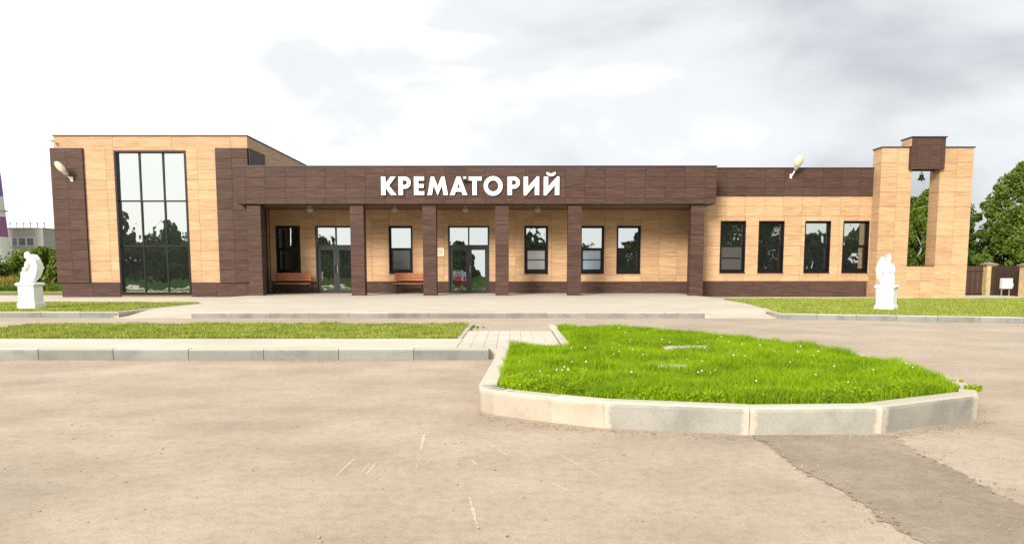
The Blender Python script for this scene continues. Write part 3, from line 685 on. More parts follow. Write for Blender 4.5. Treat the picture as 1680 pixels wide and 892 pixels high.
def pane_mb(a, b, y, c, d, skew=0.0, tilt=0.0075):     # a pane leaning back a touch, so that it mirrors trees and sky
    k = (d-c)*tilt; q = MB()
    return q.add([(a,y+skew,c),(b,y-skew,c),(b,y-skew+k,d),(a,y+skew+k,d),(a,y+.02+k,c),(b,y+.02+k,c),(b,y+.02+k,d),(a,y+.02+k,d)], [(0,1,2,3),(5,4,7,6),(0,4,5,1),(3,2,6,7),(0,3,7,4),(1,5,6,2)])
def frame_ring(m, x0, x1, y0, y1, z0, z1, t, tb=None):
    tb = t if tb is None else tb
    m.box(x0, x0+t, y0, y1, z0, z1); m.box(x1-t, x1, y0, y1, z0, z1); m.box(x0+t, x1-t, y0, y1, z1-t, z1); m.box(x0+t, x1-t, y0, y1, z0, z0+tb)
def window(x0, x1, z0, z1, wallY, top='glass', low='glass', bar=False, sash=True, depth=.16):
    m = MB(); frame_ring(m, x0-.015, x1+.015, wallY-.035, wallY+depth+.06, z0-.01, z1+.015, .04)      # reveal lining
    frame_ring(m, x0+.026, x1-.026, wallY+depth-.03, wallY+depth+.05, z0+.035, z1-.026, .055, .075)
    zm = z0 + (z1-z0)*.52; m.box(x0+.082, x1-.082, wallY+depth-.03, wallY+depth+.05, zm-.035, zm+.035)
    wn = obj('window', m, M['frame'], BLD, origin=((x0+x1)/2, wallY, z0))
    q = pane_mb(x0+.08, x1-.08, wallY+depth, zm+.034, z1-.08, random.uniform(-.003,.003)); obj('pane', q, M[top], wn)
    q = pane_mb(x0+.08, x1-.08, wallY+depth+.004, z0+.10, zm-.034, random.uniform(-.002,.002)); obj('pane', q, M[low], wn)
    if sash:
        q = MB(); frame_ring(q, x0+.082, x1-.082, wallY+depth-.045, wallY+depth+.003, z0+.111, zm-.036, .045); obj('sash', q, M['frame'], wn)
    if bar:
        zb = z0 + (zm-z0)*.54; q = MB(); q.box(x0+.128, x1-.128, wallY+depth-.03, wallY+depth+.003, zb-.018, zb+.018); obj('glazing_bar', q, M['frame'], wn)
    q = MB(); q.cbox(x0-.02, x1+.02, wallY-.075, wallY-.0355, z0-.045, z0-.012, .006); obj('sill', q, M['frame'], wn)
    return wn
lows = [('glass_warm','glass_warm',False), ('glass','glass_film_dark',False), ('glass','glass_film_pale',True), ('glass','glass_film_blue',True), ('glass','glass_warm',False)]
for (a, b), (tp, lo_, br) in zip(pw, lows): window(a, b, 1.06, 3.14, Wp, tp, lo_, br)
for i, (a, b) in enumerate(rw): window(a, b, 1.10, 3.25, Wr, 'glass_warm', 'glass_film_grey' if i == 0 else 'glass_warm', i == 0, sash=i != 0)
# side window in the wing, inside the porch
m = MB()
for a0, a1, b0, b1 in ((32.55,32.61,.95,3.1),(32.99,33.05,.95,3.1),(32.61,32.99,.95,1.03),(32.61,32.99,3.03,3.1),(32.61,32.99,2.0,2.06)): m.box(-10.93, -10.84, a0, a1, b0, b1)
wn = obj('window', m, M['frame'], BLD, origin=(-10.9,32.8,.95))
for b0, b1 in ((1.03,2.0),(2.06,3.03)):
    q = MB(); q.box(-10.92, -10.90, 32.60, 33.0, b0-.005, b1+.005); obj('pane', q, M['glass'], wn)
# the tall glazing of the wing
x0, x1, z0, z1 = -16.47, -13.53, 0.17, 6.08; dY = Wg + .10
m = MB(); frame_ring(m, x0-.02, x1+.02, Wg-.05, Wg+.2, z0-.02, z1+.02, .075, .13)
vx = [x0+(x1-x0)*k/3 for k in (1,2)]; hz = [2.19, 4.05]
for v in vx: m.box(v-.03, v+.03, dY-.04, dY+.05, z0+.11, z1-.055)
for i, h_ in enumerate(hz):
    for a, b in ((x0+.055, vx[0]-.03), (vx[0]+.03, vx[1]-.03), (vx[1]+.03, x1-.055)): m.box(a, b, dY-.038, dY+.05, h_-.03, h_+.03)
gw = obj('window', m, M['frame'], BLD, origin=(-15, Wg, z0)); gw['label'] = 'tall nine-pane window of the wing'
for i, (a, b) in enumerate(((x0+.05, vx[0]-.028), (vx[0]+.028, vx[1]-.028), (vx[1]+.028, x1-.05))):
    for j, (c, d) in enumerate(((z0+.10, hz[0]-.028), (hz[0]+.028, hz[1]-.028), (hz[1]+.028, z1-.05))):
        q = pane_mb(a, b, dY, c, d, random.uniform(-.003,.003), .0075 + random.uniform(-.001,.001)); obj('pane', q, M['glass'], gw)
# entrance doors
def door(x0, x1):
    z0, z1, zt = 0.14, 3.14, 2.26; y = Wp + .10; xm = (x0+x1)/2
    m = MB(); frame_ring(m, x0-.012, x1+.012, Wp-.035, Wp+.2, z0-.02, z1+.015, .07, .03); m.box(x0+.058, x1-.058, y-.05, y+.06, zt-.05, zt+.05); m.box(xm-.03, xm+.03, y-.045, y+.06, zt+.05, z1-.055)
    d = obj('entrance_door', m, M['doorframe'], BLD, origin=(xm, Wp, z0))
    for a, b in ((x0+.06, xm-.032), (xm+.032, x1-.06)):
        q = pane_mb(a, b, y, zt+.052, z1-.057); obj('pane', q, M['glass'], d)
    for s_, a, b in ((-1, x0+.06, xm-.004), (1, xm+.004, x1-.06)):
        q = MB(); frame_ring(q, a, b, y-.055, y+.02, z0+.015, zt-.052, .125, .14); lf = obj('door_leaf', q, M['doorframe'], d)
        q = pane_mb(a+.12, b-.12, y-.02, z0+.15, zt-.17, random.uniform(-.008,.008)); obj('pane', q, M['glass'], lf)
        hx = (b-.06 if s_ < 0 else a+.06); q = MB(); q.tube([(hx,y-.055,1.05),(hx,y-.12,1.05),(hx,y-.12,1.38),(hx,y-.055,1.38)], .014, 8); obj('handle', q, M['lampmetal'] if s_ > 0 else M['iron'], lf)
for a, b in pd: door(a, b)

# ------------------------------------------------------------------ sign letters
def arc(cx, cy, rx, ry, a0, a1, n=20): return [(cx+rx*math.cos(R(a0+(a1-a0)*i/n)), cy+ry*math.sin(R(a0+(a1-a0)*i/n))) for i in range(n+1)]
Rl = [[(0,0),(30,0),(30,44)] + arc(44,84.5,40.5,40.5,-90,90) + [(0,125)], [(30,69)] + arc(43,84.5,16,16,-90,90,12) + [(30,100)]]
Il = [(0,0),(15,-3),(77,67),(77,0),(107,0),(107,125),(93,128),(30,57),(30,125),(0,125)]
GL = [(273, [[(0,0),(30,0),(30,50),(68,0),(106,0),(54,65),(101,125),(66,125),(30,79),(30,125),(0,125)]]), (393, Rl),
      (500, [[(0,0),(70,0),(70,26),(30,26),(30,50),(66,50),(66,75),(30,75),(30,99),(70,99),(70,125),(0,125)]]),
      (593, [[(0,0),(30,0),(42,66),(71,0),(100,66),(112,0),(142,0),(118,125),(97,125),(71,60),(45,125),(24,125)]]),
      (748, [[(0,0),(31,0),(40,24),(80,24),(89,0),(120,0),(73,125),(47,125)], [(50,48),(70,48),(60,82)]]),
      (870, [[(34,0),(64,0),(64,99),(97,99),(97,125),(0,125),(0,99),(34,99)]]),
      (982, [arc(65,62.5,65,66,0,354,48), arc(65,62.5,37,38,0,354,40)]), (1147, Rl), (1258, [Il]),
      (1397, [Il, arc(50,155,34,27,180,360,16) + arc(50,155,17,8,360,180,12)])]
SIGN = root('building_sign', (-1.7, 30.98, 4.2), 'white raised Cyrillic capital letters mounted across the brown fascia', 'sign')
us = 0.00585
for px, sp in GL:
    cd = bpy.data.curves.new('letter', 'CURVE'); cd.dimensions = '2D'; cd.fill_mode = 'BOTH'; cd.extrude = 0.039
    for pts in sp:
        s_ = cd.splines.new('POLY'); s_.points.add(len(pts)-1); s_.use_cyclic_u = True
        for k, (x, y) in enumerate(pts): s_.points[k].co = (x*us, y*us, 0, 1)
    co = bpy.data.objects.new('letter_curve', cd); COL.objects.link(co)
    bpy.context.view_layer.update()
    me = bpy.data.meshes.new_from_object(co.evaluated_get(bpy.context.evaluated_depsgraph_get())); bpy.data.objects.remove(co)
    me.transform(Matrix.Rotation(R(90), 4, 'X')); me.materials.clear(); me.name = 'letter'
    link_mesh('letter', me, M['white'], SIGN, (-5.29 + (px-273)*us, 30.925, 4.2))
fl = root('floodlight', (-1.9, 30.97, 4.9), 'small dark square floodlight on the fascia above the lettering', 'floodlight')
m = MB(); m.cbox(-2.03,-1.77,30.72,30.80,4.77,4.98,.012); obj('housing', m, M['iron'], fl)
m = MB(); m.box(-1.955,-1.845,30.712,30.719,4.83,4.915); obj('lens', m, M['lampglass'], fl)
m = MB(); m.tube([(-1.9,30.976,5.02),(-1.9,30.78,5.02),(-1.9,30.76,4.955)], .014, 6); obj('bracket', m, M['iron'], fl)

# ------------------------------------------------------------------ lamps, bell, camera, plaque
def street_head(loc, tip, label, base):
    r = root('street_lamp_head', base, label, 'lamp', 'street lamp heads fixed to the building')
    b = Vector(base); a = Vector(loc); t = Vector(tip); d = (t-a).normalized()
    m = MB(); m.tube([b, b+Vector((0,-.14,.02)), a-d*.05, a+d*.05], .028, 8); m.cbox(b.x-.05,b.x+.05,b.y-.025,b.y-.001,b.z-.09,b.z+.09,.008); obj('arm', m, M['white'], r)
    rot = d.to_track_quat('X', 'Z').to_matrix(); ln = (t-a).length
    m = MB(); m.ball(a + d*.08, (.19,.11,.09), rot); o = obj('housing', m, M['lampmetal'], r, smooth=True)
    m = MB(); m.ball(a + d*(ln*.6), (ln*.5,.20,.13), rot, 16, 10); obj('cover', m, M['lampglass'], r, smooth=True)
street_head((-18.28,31.40,5.10), (-18.50,31.12,5.52), 'cream street lamp head on the brown pier of the glazed wing', (-18.22,31.678,4.92))
street_head((11.86,32.0,5.40), (11.95,31.75,5.86), 'cream street lamp head above the parapet right of the colonnade', (11.78,32.328,5.12))
for k, x in enumerate((-8.62,-5.0,-1.97,1.10)):
    r = root('ceiling_lamp', (x,32.5,3.867), ('round glass lamp under the porch ceiling before the door with the bench', 'round glass lamp under the porch ceiling above the second bench', 'round glass lamp under the porch ceiling before the door with the plaque', 'round glass lamp under the porch ceiling nearest the end of the lettering')[k], 'lamp', 'porch ceiling lamps')
    m = MB(); m.lathe([(.11,-.03),(.12,-.0005)], (x,32.5,3.867), 16); obj('base', m, M['lampmetal'], r)
    m = MB(); m.lathe([(.04,-.24),(.11,-.22),(.16,-.14),(.15,-.07),(.115,-.031)], (x,32.5,3.867), 16); obj('glass_globe', m, M['clearlamp'], r, smooth=True)
r = root('bell', (17.12,32.0,5.31), 'small bronze bell hanging in the slot of the tower', 'bell')
m = MB(); m.tube([(17.12,32,5.329),(17.12,32,5.22)], .012, 6); m.tube([(17.12+.075*math.cos(t), 32, 5.13+.09*math.sin(t)) for t in np.linspace(-.3, math.pi+.3, 12)], .014, 6); obj('yoke', m, M['bronze'], r)
m = MB(); m.lathe([(.155,4.93-5.31),(.15,4.95-5.31),(.11,5.0-5.31),(.085,5.06-5.31),(.075,5.12-5.31),(.04,5.15-5.31)], (17.12,32,5.31), 18); obj('bell_body', m, M['bronze'], r, smooth=True)
m = MB(); m.tube([(17.12,32,4.99),(17.13,32,4.88)], [.008,.025], 6); m.tube([(17.13,32,4.88),(17.2,32,4.80),(17.26,32,4.85)], .006, 5); obj('clapper', m, M['bronze'], r)
r = root('security_camera', (-18.9,31.776,6.42), 'small white security camera at the top corner of the wing', 'camera')
m = MB(); m.tube([(-18.88,31.77,6.42),(-18.88,31.66,6.44)], .02, 6); obj('bracket', m, M['white'], r)
m = MB(); m.cbox(-18.92,-18.84,31.50,31.66,6.40,6.47,.01); m.box(-18.93,-18.83,31.46,31.66,6.471,6.485); obj('housing', m, M['white'], r)
m = MB(); m.tube([(-18.88,31.505,6.435),(-18.88,31.49,6.435)], .025, 8); obj('lens', m, M['iron'], r)
r = root('plaque', (-3.26,34.17,1.8), 'cream notice plaque on the tan wall left of the middle door', 'plaque')
m = MB(); m.cbox(-3.44,-3.06,34.150,34.1775,1.80,2.19,.004); obj('board', m, M['plaque'], r)
m = MB()
for z, a, b in ((2.12,-3.27,-3.22),(2.03,-3.37,-3.13),(1.99,-3.35,-3.15),(1.92,-3.38,-3.12),(1.88,-3.36,-3.14)): m.box(a, b, 34.1475, 34.1495, z, z+.014)
obj('print', m, M['ink'], r)

# ------------------------------------------------------------------ benches, bin
def bench(x0, x1, y, label):
    r = root('bench', ((x0+x1)/2, y, .14), label, 'bench', 'slatted benches in the porch')
    for k in range(4):
        m = MB(); m.cbox(x0, x1, y-.42+k*.105, y-.42+k*.105+.085, .57, .605, .008); obj('seat_slat', m, M['wood'], r)
    for k in range(3):
        dz = .72 + k*.115; m = MB(); m.cbox(x0+.02, x1-.02, y+.03+k*.02, y+.06+k*.02, dz, dz+.10, .008); obj('back_slat', m, M['wood'], r)
    for x in (x0+.18, x1-.18):
        m = MB(); m.tube([(x,y-.40,.141),(x,y-.36,.35),(x,y-.34,.565)], .02, 6); m.tube([(x,y-.02,.141),(x,y-.06,.35),(x,y+.01,.57),(x,y+.075,.84),(x,y+.12,1.05)], .02, 6); m.tube([(x,y-.34,.55),(x,y+.0,.55)], .018, 6); m.tube([(x,y-.36,.30),(x,y-.05,.30)], .014, 6); obj('leg', m, M['iron'], r)
bench(-10.55, -8.98, 33.75, 'red brown slatted bench left of the first door, beside the black bin')
bench(-5.28, -3.83, 33.75, 'red brown slatted bench left of the pillar, under the window with the dark lower pane')
r = root('litter_bin', (-10.72,33.3,.14), 'black round litter bin at the end of the first bench', 'litter bin')
m = MB(); m.lathe([(.15,.0),(.17,.06),(.18,.56),(.165,.57),(.16,.50),(.02,.48)], (-10.72,33.3,.1405), 16); obj('body', m, M['iron'], r, smooth=False)
m = MB(); m.tube([(-10.72+.182*math.cos(t),33.3+.182*math.sin(t),.70) for t in np.linspace(0,2*math.pi,17)], .012, 6, cap=False); obj('rim', m, M['iron'], r)

# ------------------------------------------------------------------ angel statues
def statue(loc, rz, label, turn=0):
    r = root('angel_statue', (0,0,0), label, 'statue', 'white angel statues on the lawns')
    m = MB(); m.cbox(-.245,.245,-.245,.245,-.03,.15,.010); ped = obj('pedestal', m, M['marble'], r)
    m = MB(); m.cbox(-.212,.212,-.212,.212,.1505,.60,.008); obj('pedestal_die', m, M['marble'], ped)
    m = MB(); m.lathe([(.22*1.414,.60),(.258*1.414,.635),(.258*1.414,.665),(.222*1.414,.70)], (0,0,0), 4); q = MB()
    a = math.pi/4; q.add([(x*math.cos(a)-y*math.sin(a), x*math.sin(a)+y*math.cos(a), z+.001) for x, y, z in m.v], m.f); obj('pedestal_cap', q, M['marble'], ped)
    # seated upright on a low rock, head bowed towards +X, forearms crossed over the lap, robe to the feet
    b = MB()
    rot = lambda ay: Matrix.Rotation(R(ay), 3, 'Y')
    b.ball((-.05,0,.82), (.16,.16,.15)); b.ball((.03,0,.735), (.23,.21,.045))
    b.ball((-.03,0,1.02), (.105,.135,.19), rot(6)); b.ball((-.015,0,1.19), (.095,.165,.085), rot(10))
    b.ball((.06,0,.90), (.15,.14,.10), rot(-6))
    for s_ in (-1,1):
        b.tube([(-.03,s_*.07,.88),(.15,s_*.075,.93)], [.095,.078], 10); b.tube([(.155,s_*.075,.93),(.17,s_*.08,.82),(.165,s_*.09,.72)], [.08,.072,.085], 10)
        b.ball((.155,s_*.075,.925), .082); b.ball((.22,s_*.075,.722), (.075,.04,.03))
        b.ball((-.01,s_*.155,1.20), (.062,.055,.062))
        b.tube([(-.01,s_*.155,1.20),(.03,s_*.185,1.08),(.07,s_*.16,1.03)], [.056,.050,.048], 8); b.tube([(.07,s_*.16,1.03),(.16,s_*.05,1.05),(.175,-s_*.01,1.06)], [.048,.036,.028], 8); b.ball((.18,-s_*.02,1.07), (.035,.032,.024))
    b.tube([(-.005,0,1.24),(.03,0,1.35)], [.05,.043], 8)
    b.ball((.055,0,1.405), (.072,.060,.088), rot(24)); b.ball((.118,0,1.388), (.015,.011,.022), rot(30)); b.ball((.094,0,1.338), (.024,.022,.018)); b.ball((.108,0,1.362), (.012,.022,.008))
    b.ball((.025,0,1.440), (.082,.076,.070), rot(14)); b.ball((-.025,0,1.37), (.05,.066,.085)); b.ball((-.04,0,1.29), (.045,.06,.07))
    for k in range(9): t = -1.7+.425*k; b.tube([(-.02+.13*math.cos(t),.14*math.sin(t),.90),(.01+.20*math.cos(t),.20*math.sin(t),.715)], [.018,.026], 6)
    fig = obj('figure', b, M['marble'], r)
    rm = fig.modifiers.new('remesh', 'REMESH'); rm.mode = 'VOXEL'; rm.voxel_size = 0.010; rm.use_smooth_shade = True
    sm = fig.modifiers.new('smooth', 'SMOOTH'); sm.factor = .5; sm.iterations = 2
    outl = [(-.07,1.28),(-.10,1.39),(-.16,1.42),(-.24,1.38),(-.31,1.27),(-.345,1.12),(-.33,.98),(-.27,.85),(-.17,.75),(-.09,.72),(-.10,.82),(-.09,.95),(-.07,1.10)]
    for s_ in (-1,1):
        w = MB(); Y_ = lambda x: s_*(.075 + .55*(-x-.07))
        n = len(outl); vv = [(x, Y_(x)-.022, z) for x, z in outl] + [(x, Y_(x)+.022, z) for x, z in outl]
        w.add(vv, [tuple(range(n)), tuple(range(2*n-1, n-1, -1))] + [(k, n+k, n+(k+1) % n, (k+1) % n) for k in range(n)])
        for k in range(6):                       # long feathers and the rounded arch of the wing
            u = k/5; p0 = Vector((-.13-.15*u, 0, 1.34-.12*u)); p1 = Vector((-.10-.21*u, 0, .75+.24*u*u)); pm = (p0+p1)/2 + Vector((-.055,0,0))
            w.tube([Vector((q.x, Y_(q.x), q.z)) for q in (p0, (p0+pm)/2+Vector((-.015,0,0)), pm, (pm+p1)/2, p1)], [.030,.036,.036,.030,.012], 6)
        w.tube([(x, Y_(x), z) for x, z in ((-.06,1.20),(-.08,1.33),(-.13,1.40),(-.20,1.39),(-.27,1.30),(-.31,1.20))], [.035,.042,.044,.042,.036,.026], 8)
        wo = obj('wing', w, M['marble'], r); rm = wo.modifiers.new('remesh', 'REMESH'); rm.mode = 'VOXEL'; rm.voxel_size = 0.009; rm.use_smooth_shade = True
    for ch in r.children:
        if ch.name.startswith(('figure','wing')): ch.scale = (.80,.80,1.03); ch.location.z = -.021; ch.rotation_euler = (0,0,turn)
    r.location = loc; r.rotation_euler = (0,0,rz)
    return r
statue((-13.1,20.5,.175), R(180), 'white stone angel turned left with a long folded wing, beside the glazed wing', R(8))
statue((10.2,20.5,.11), R(-130), 'white stone angel facing the road, on the lawn in front of the bell tower', R(38))
# ------------------------------------------------------------------ fence, cabinet
def post(x, y, z0, label):
    r = root('fence_post', (x,y,z0), label, 'fence post', 'brick fence posts'); k = 0
    m = MB(); m.box(x-.20, x+.20, y-.20, y+.20, z0-.2, z0+1.66); core = obj('mortar_core', m, M['mortar'], r)
    c = MB()
    for row in range(22):
        z = z0 + .005 + row*.0755; o = .0 if row % 2 == 0 else 1
        segs = [(-.215,-.005),(.005,.215)] if not o else [(-.215,-.11),(-.10,.10),(.11,.215)]
        for a, b in segs:
            for q in ((x+a, x+b, y-.215, y-.19), ):
                mm = MB(); mm.box(q[0], q[1], q[2], q[3], z, z+.065); obj('brick', mm, M['brick'], core, origin=(q[0],q[2],z))
            c.box(x-.215, x-.19, y+max(a,-.188), y+b, z, z+.065); c.box(x+.19, x+.215, y+max(a,-.188), y+b, z, z+.065)
    tag(obj('brick', c, M['brick'], core), kind='stuff')
    m = MB(); m.add([(x-.29,y-.29,z0+1.661),(x+.29,y-.29,z0+1.661),(x+.29,y+.29,z0+1.661),(x-.29,y+.29,z0+1.661),(x-.29,y-.29,z0+1.70),(x+.29,y-.29,z0+1.70),(x+.29,y+.29,z0+1.70),(x-.29,y+.29,z0+1.70),(x,y,z0+1.83)],
        [(0,3,2,1),(0,1,5,4),(1,2,6,5),(2,3,7,6),(3,0,4,7),(4,5,8),(5,6,8),(6,7,8),(7,4,8)]); obj('cap', m, M['capstone'], r)
post(22.72, 36.0, -.25, 'pale yellow brick fence post behind the white cabinet'); post(22.13, 32.4, -.30, 'pale yellow brick fence post at the right edge of the picture')
def sheet(a, b, z0, z1, label):
    A = Vector((*a,0)); B = Vector((*b,0)); d = (B-A); ln = d.length; d.normalize(); p = Vector((-d.y, d.x, 0))
    if p.y > 0: p = -p
    r = root('fence', (*a, z0), label, 'fence', 'brown sheet fence bays')
    n = int(ln/.115); w = ln/n
    for k in range(max(1, n//2)):                     # each profiled sheet strip: rib, flank, pan
        q = MB(); s0 = k*2*w; v = []
        for t, o in ((0,0),(.03,.02),(.10,.02),(.13,0),(2*w-.001,0)): v.append(A + d*(s0+t) + p*o)
        m_ = len(v); vv = [(x.x,x.y,z0) for x in v] + [(x.x,x.y,z1) for x in v] + [(x.x-p.x*.006,x.y-p.y*.006,z0) for x in v] + [(x.x-p.x*.006,x.y-p.y*.006,z1) for x in v]
        q.add(vv, [(i,i+1,m_+i+1,m_+i) for i in range(m_-1)] + [(2*m_+i+1,2*m_+i,3*m_+i,3*m_+i+1) for i in range(m_-1)]); obj('sheet', q, M['fence'], r)
    for z in (z0+.22, z1-.22):
        q = MB(); q.tube([A + p*.045 + Vector((0,0,z)), B + p*.045 + Vector((0,0,z))], .022, 4); obj('rail', q, M['fence'], r)
sheet((15.8,36.6), (22.48,36.05), -.15, 1.36, 'brown metal sheet fence seen between the tower and the far brick post')
sheet((22.70,35.76), (22.18,32.64), -.15, 1.36, 'brown metal sheet fence behind the white cabinet')
sheet((22.35,32.3), (26.2,30.5), -.15, 1.36, 'brown metal sheet fence beyond the nearer brick post')
r = root('utility_cabinet', (21.9,33.4,0), 'white metal utility cabinet on two legs before the brown fence', 'cabinet')
m = MB(); m.cbox(21.66,22.12,33.30,33.50,.36,.82,.012); obj('cabinet_body', m, M['cabinet'], r)
m = MB(); m.cbox(22.121,22.17,33.32,33.46,.44,.60,.01); obj('meter_box', m, M['cabinet'], r)
for x in (21.70,22.04):
    m = MB(); m.box(x-.02, x+.02, 33.38, 33.42, .02, .359); obj('leg', m, M['lampmetal'], r)

# ------------------------------------------------------------------ trees and shrubs
def tree(name, label, loc, h, rx, mat, seed, n=9000, leaf=.16, trunk='bark', low=.12, group=None, cat='tree', spire=0.0, sprays=14):
    g = np.random.default_rng(seed); r = root(name, loc, label, cat, group); L0 = Vector(loc)
    m = MB(); pts = [L0 + Vector((0,0,-.1))]; rad = [h*.020]
    for k in range(1, 7): pts.append(L0 + Vector((g.normal(0,.02*h), g.normal(0,.02*h), h*.92*k/6))); rad.append(h*.020*(1-k/6.6))
    m.tube(pts, rad, 8); cs = []; rs = []
    nl = 46
    for k in range(nl):
        t = low + (1-low)*(k+g.uniform(0,1))/nl; az = k*2.4 + g.normal(0,.3)
        prof = (math.sin(math.pi*min(1,(t-low)/(1-low)*.86+.14))**.75)*(1-spire) + spire*(1-t)*1.25
        rr = rx*prof*g.uniform(.45,1.02); c = Vector((rr*math.cos(az), rr*math.sin(az), h*t*.97))
        cs.append(L0 + c); rs.append(rx*g.uniform(.16,.34)*(1-.45*t*spire))
        if k % 3 == 0:
            tb = max(.05, t-.16); i = min(5, int(tb*6)); b0 = pts[i].lerp(pts[i+1], tb*6/.92-i if tb*6/.92-i < 1 else 1); m.tube([b0, b0.lerp(L0+c,.5)+Vector((0,0,.06*h)), L0+c], [h*.007,h*.005,h*.002], 5)
    for k in range(sprays):                               # sparse sprays that break the outline
        t = g.uniform(low+.1,1.0); az = g.uniform(0,6.28); prof = math.sin(math.pi*min(1,(t-low)/(1-low)*.86+.14))**.75*(1-spire)+spire*(1-t)*1.25
        cs.append(L0 + Vector((rx*prof*1.08*math.cos(az), rx*prof*1.08*math.sin(az), h*(t*.99+.02)))); rs.append(rx*g.uniform(.07,.15))
    obj('trunk', m, M[trunk], r)
    V, F = leaf_cloud([c - L0 for c in cs], rs, n, leaf, g); np_mesh('crown', V, F, M[mat], r)
    return r
GB = 'trees beyond the fence'
spec = [(23.7,43.5,5.75,1.6,'leaf2',.30,'birch','slim pale-stemmed tree seen through the slot of the bell tower'),
        (26.3,45.5,5.6,1.9,'leaf',.1,'bark','dense green tree just right of the bell tower'),
        (30.0,45.0,7.3,2.5,'leaf2',.2,'birch','tallest bright green tree at the right edge of the picture'),
        (28.0,41.5,4.6,2.1,'leaf2',.0,'bark','rounded tree low behind the far brick post'),
        (32.5,42.0,5.8,2.6,'leaf',.1,'bark','dark green tree behind the fence, half out of the picture'),
        (24.9,47.5,5.6,1.9,'leaf',.1,'bark','dark tree low in the slot of the bell tower, right of the pale stem'),
        (22.6,46.5,5.5,1.8,'leaf',.0,'bark','dark tree low in the slot of the bell tower, left of the pale stem')]
for k, (x, y, h_, rx, mt, sp_, tr_, lb) in enumerate(spec): tree('deciduous_tree', lb, (x,y,-.1), h_, rx, mt, 100+k, 30000, .115, tr_, .03, GB, spire=sp_+.10, sprays=26)
def shrub(label, loc, h, rx, ry, mat, seed, n, leaf, group='shrubs on the far left', name='shrub'):
    g = np.random.default_rng(seed); r = root(name, loc, label, 'shrub', group)
    cs = []; rs = []
    for k in range(34):
        a = g.uniform(0,6.28); q = g.uniform(0,1)**.5; z = g.uniform(.1,1)
        s_ = math.sqrt(max(0,1-(z*.9)**2)); cs.append((rx*q*s_*math.cos(a), ry*q*s_*math.sin(a), h*z*.85)); rs.append(min(rx,h)*g.uniform(.18,.32))
    m = MB()
    for k in range(7): c = cs[k]; m.tube([Vector(loc)+Vector((c[0]*.1,c[1]*.1,-.05)), Vector(loc)+Vector((c[0]*.5,c[1]*.5,c[2]*.6)), Vector(loc)+Vector(c)], [.03,.02,.008], 5)
    obj('stem', m, M['bark'], r)
    V, F = leaf_cloud(cs, rs, n, leaf, g); np_mesh('crown', V, F, M[mat], r); return r
shrub('tall light green shrub against the brown pier of the wing', (-26.6,43,0), 2.7, 1.3, 1.0, 'leaf2', 201, 6000, .12)
shrub('yellow green shrub behind the left statue', (-29.2,45.5,0), 2.4, 1.6, 1.2, 'leaf2', 202, 6000, .12)
shrub('rounded green bush left of the left statue', (-30.6,44,.1), 1.5, 1.6, 1.1, 'leaf', 203, 6000, .11)
shrub('dark green bush at the left edge of the picture', (-36.0,50,.1), 2.2, 2.6, 1.3, 'leaf', 204, 7000, .13)
shrub('bluish green bush behind the rounded bush', (-33.8,53,.1), 2.2, 2.4, 1.3, 'leaf', 205, 7000, .13)
shrub('small pale flowering bush at the foot of the wing', (-24.6,38.6,0), .95, .6, .5, 'leaf2', 206, 2500, .09)
mb = MB(); xs_ = np.arange(-60,-20,1.0)
mb.add([(-60,36.2,.03),(-20.5,36.2,.03),(-20.5,40.5,.05),(-60,40.5,.05)], [(0,1,2,3)]); tag(obj('verge', mb, M['lawn']), kind='structure')
tag(blades('grass', [(-42,40.6),(-21,40.6),(-21,42.3),(-42,42.3)], 12000, .25, .5, .05, 0.0, M['leaf2'], .3, seed=31), 'low yellow green grass belt behind the verge', 'grass', kind='stuff')
tag(blades('grass', [(-48,42.4),(-26,42.4),(-26,43.6),(-48,43.6)], 9000, .55, .95, .05, 0.0, M['dry'], .2, seed=32), 'ochre dry grass belt left of the left statue', 'grass', kind='stuff')

# ------------------------------------------------------------------ far industrial block and chimney
r = root('industrial_building', (-84,136,-.06), 'grey industrial block with two rows of dark windows far behind the left statue', 'building')
X0, X1, Y0, Y1, ZT = -87.7, -80.3, 130, 142, 8.0
m = MB(); m.box(X0, X1, Y0, Y1, -.06, ZT); wl_ = obj('wall', m, M['indwall'], r)
m = MB(); m.box(X0-.1, X1+.1, Y0-.1, Y1+.1, ZT+.001, ZT+.18); obj('roof', m, M['indwall'], r)
for zi, (z0, z1) in enumerate(((5.1,6.5),(2.6,4.5))):
    for k in range(4):
        a = X0 + .25 + k*1.42; m = MB(); frame_ring(m, a, a+1.34, Y0-.08, Y0-.002, z0, z1, .09); w_ = obj('window', m, M['chim_white'], r, origin=(a,Y0,z0))
        q = MB(); q.box(a+.085, a+1.255, Y0-.05, Y0-.01, z0+.085, z1-.085); obj('pane', q, M['indglass'], w_)
for k in range(6): m = MB(); a = X0+.5+k*1.2; m.tube([(a,132,ZT+.18),(a,132,ZT+.95)], .07, 6); m.lathe([(.2,.95),(.2,1.15)], (a,132,ZT), 8); obj('roof_vent', m, M['lampmetal'], r)
r = root('chimney', (-85.9,125,-.06), 'tall industrial chimney with purple and white bands at the left edge', 'chimney')
def crad(z): return 2.78 - .045*z
bands = [(-.06,6.4,'chim_white'),(6.4,9.7,'chim_magenta'),(9.7,13.0,'chim_white'),(13.0,16.4,'chim_purple'),(16.4,20,'chim_white'),(20,24,'chim_purple'),(24,28,'chim_white')]
for z0, z1, mt in bands:
    m = MB(); m.lathe([(crad(z0),z0),(crad(z1),z1)], (-85.9,125,0), 28); obj('band', m, M[mt], r, smooth=False)
m = MB(); m.tube([(-85.9+(crad(10.7)+.3)*math.cos(t),125+(crad(10.7)+.3)*math.sin(t),10.7) for t in np.linspace(0,6.283,25)], .09, 5, cap=False); obj('gallery', m, M['lampmetal'], r)
m = MB(); m.box(-84.4,-84.2,122.6,122.8,0,10.7); obj('ladder', m, M['chim_white'], r)

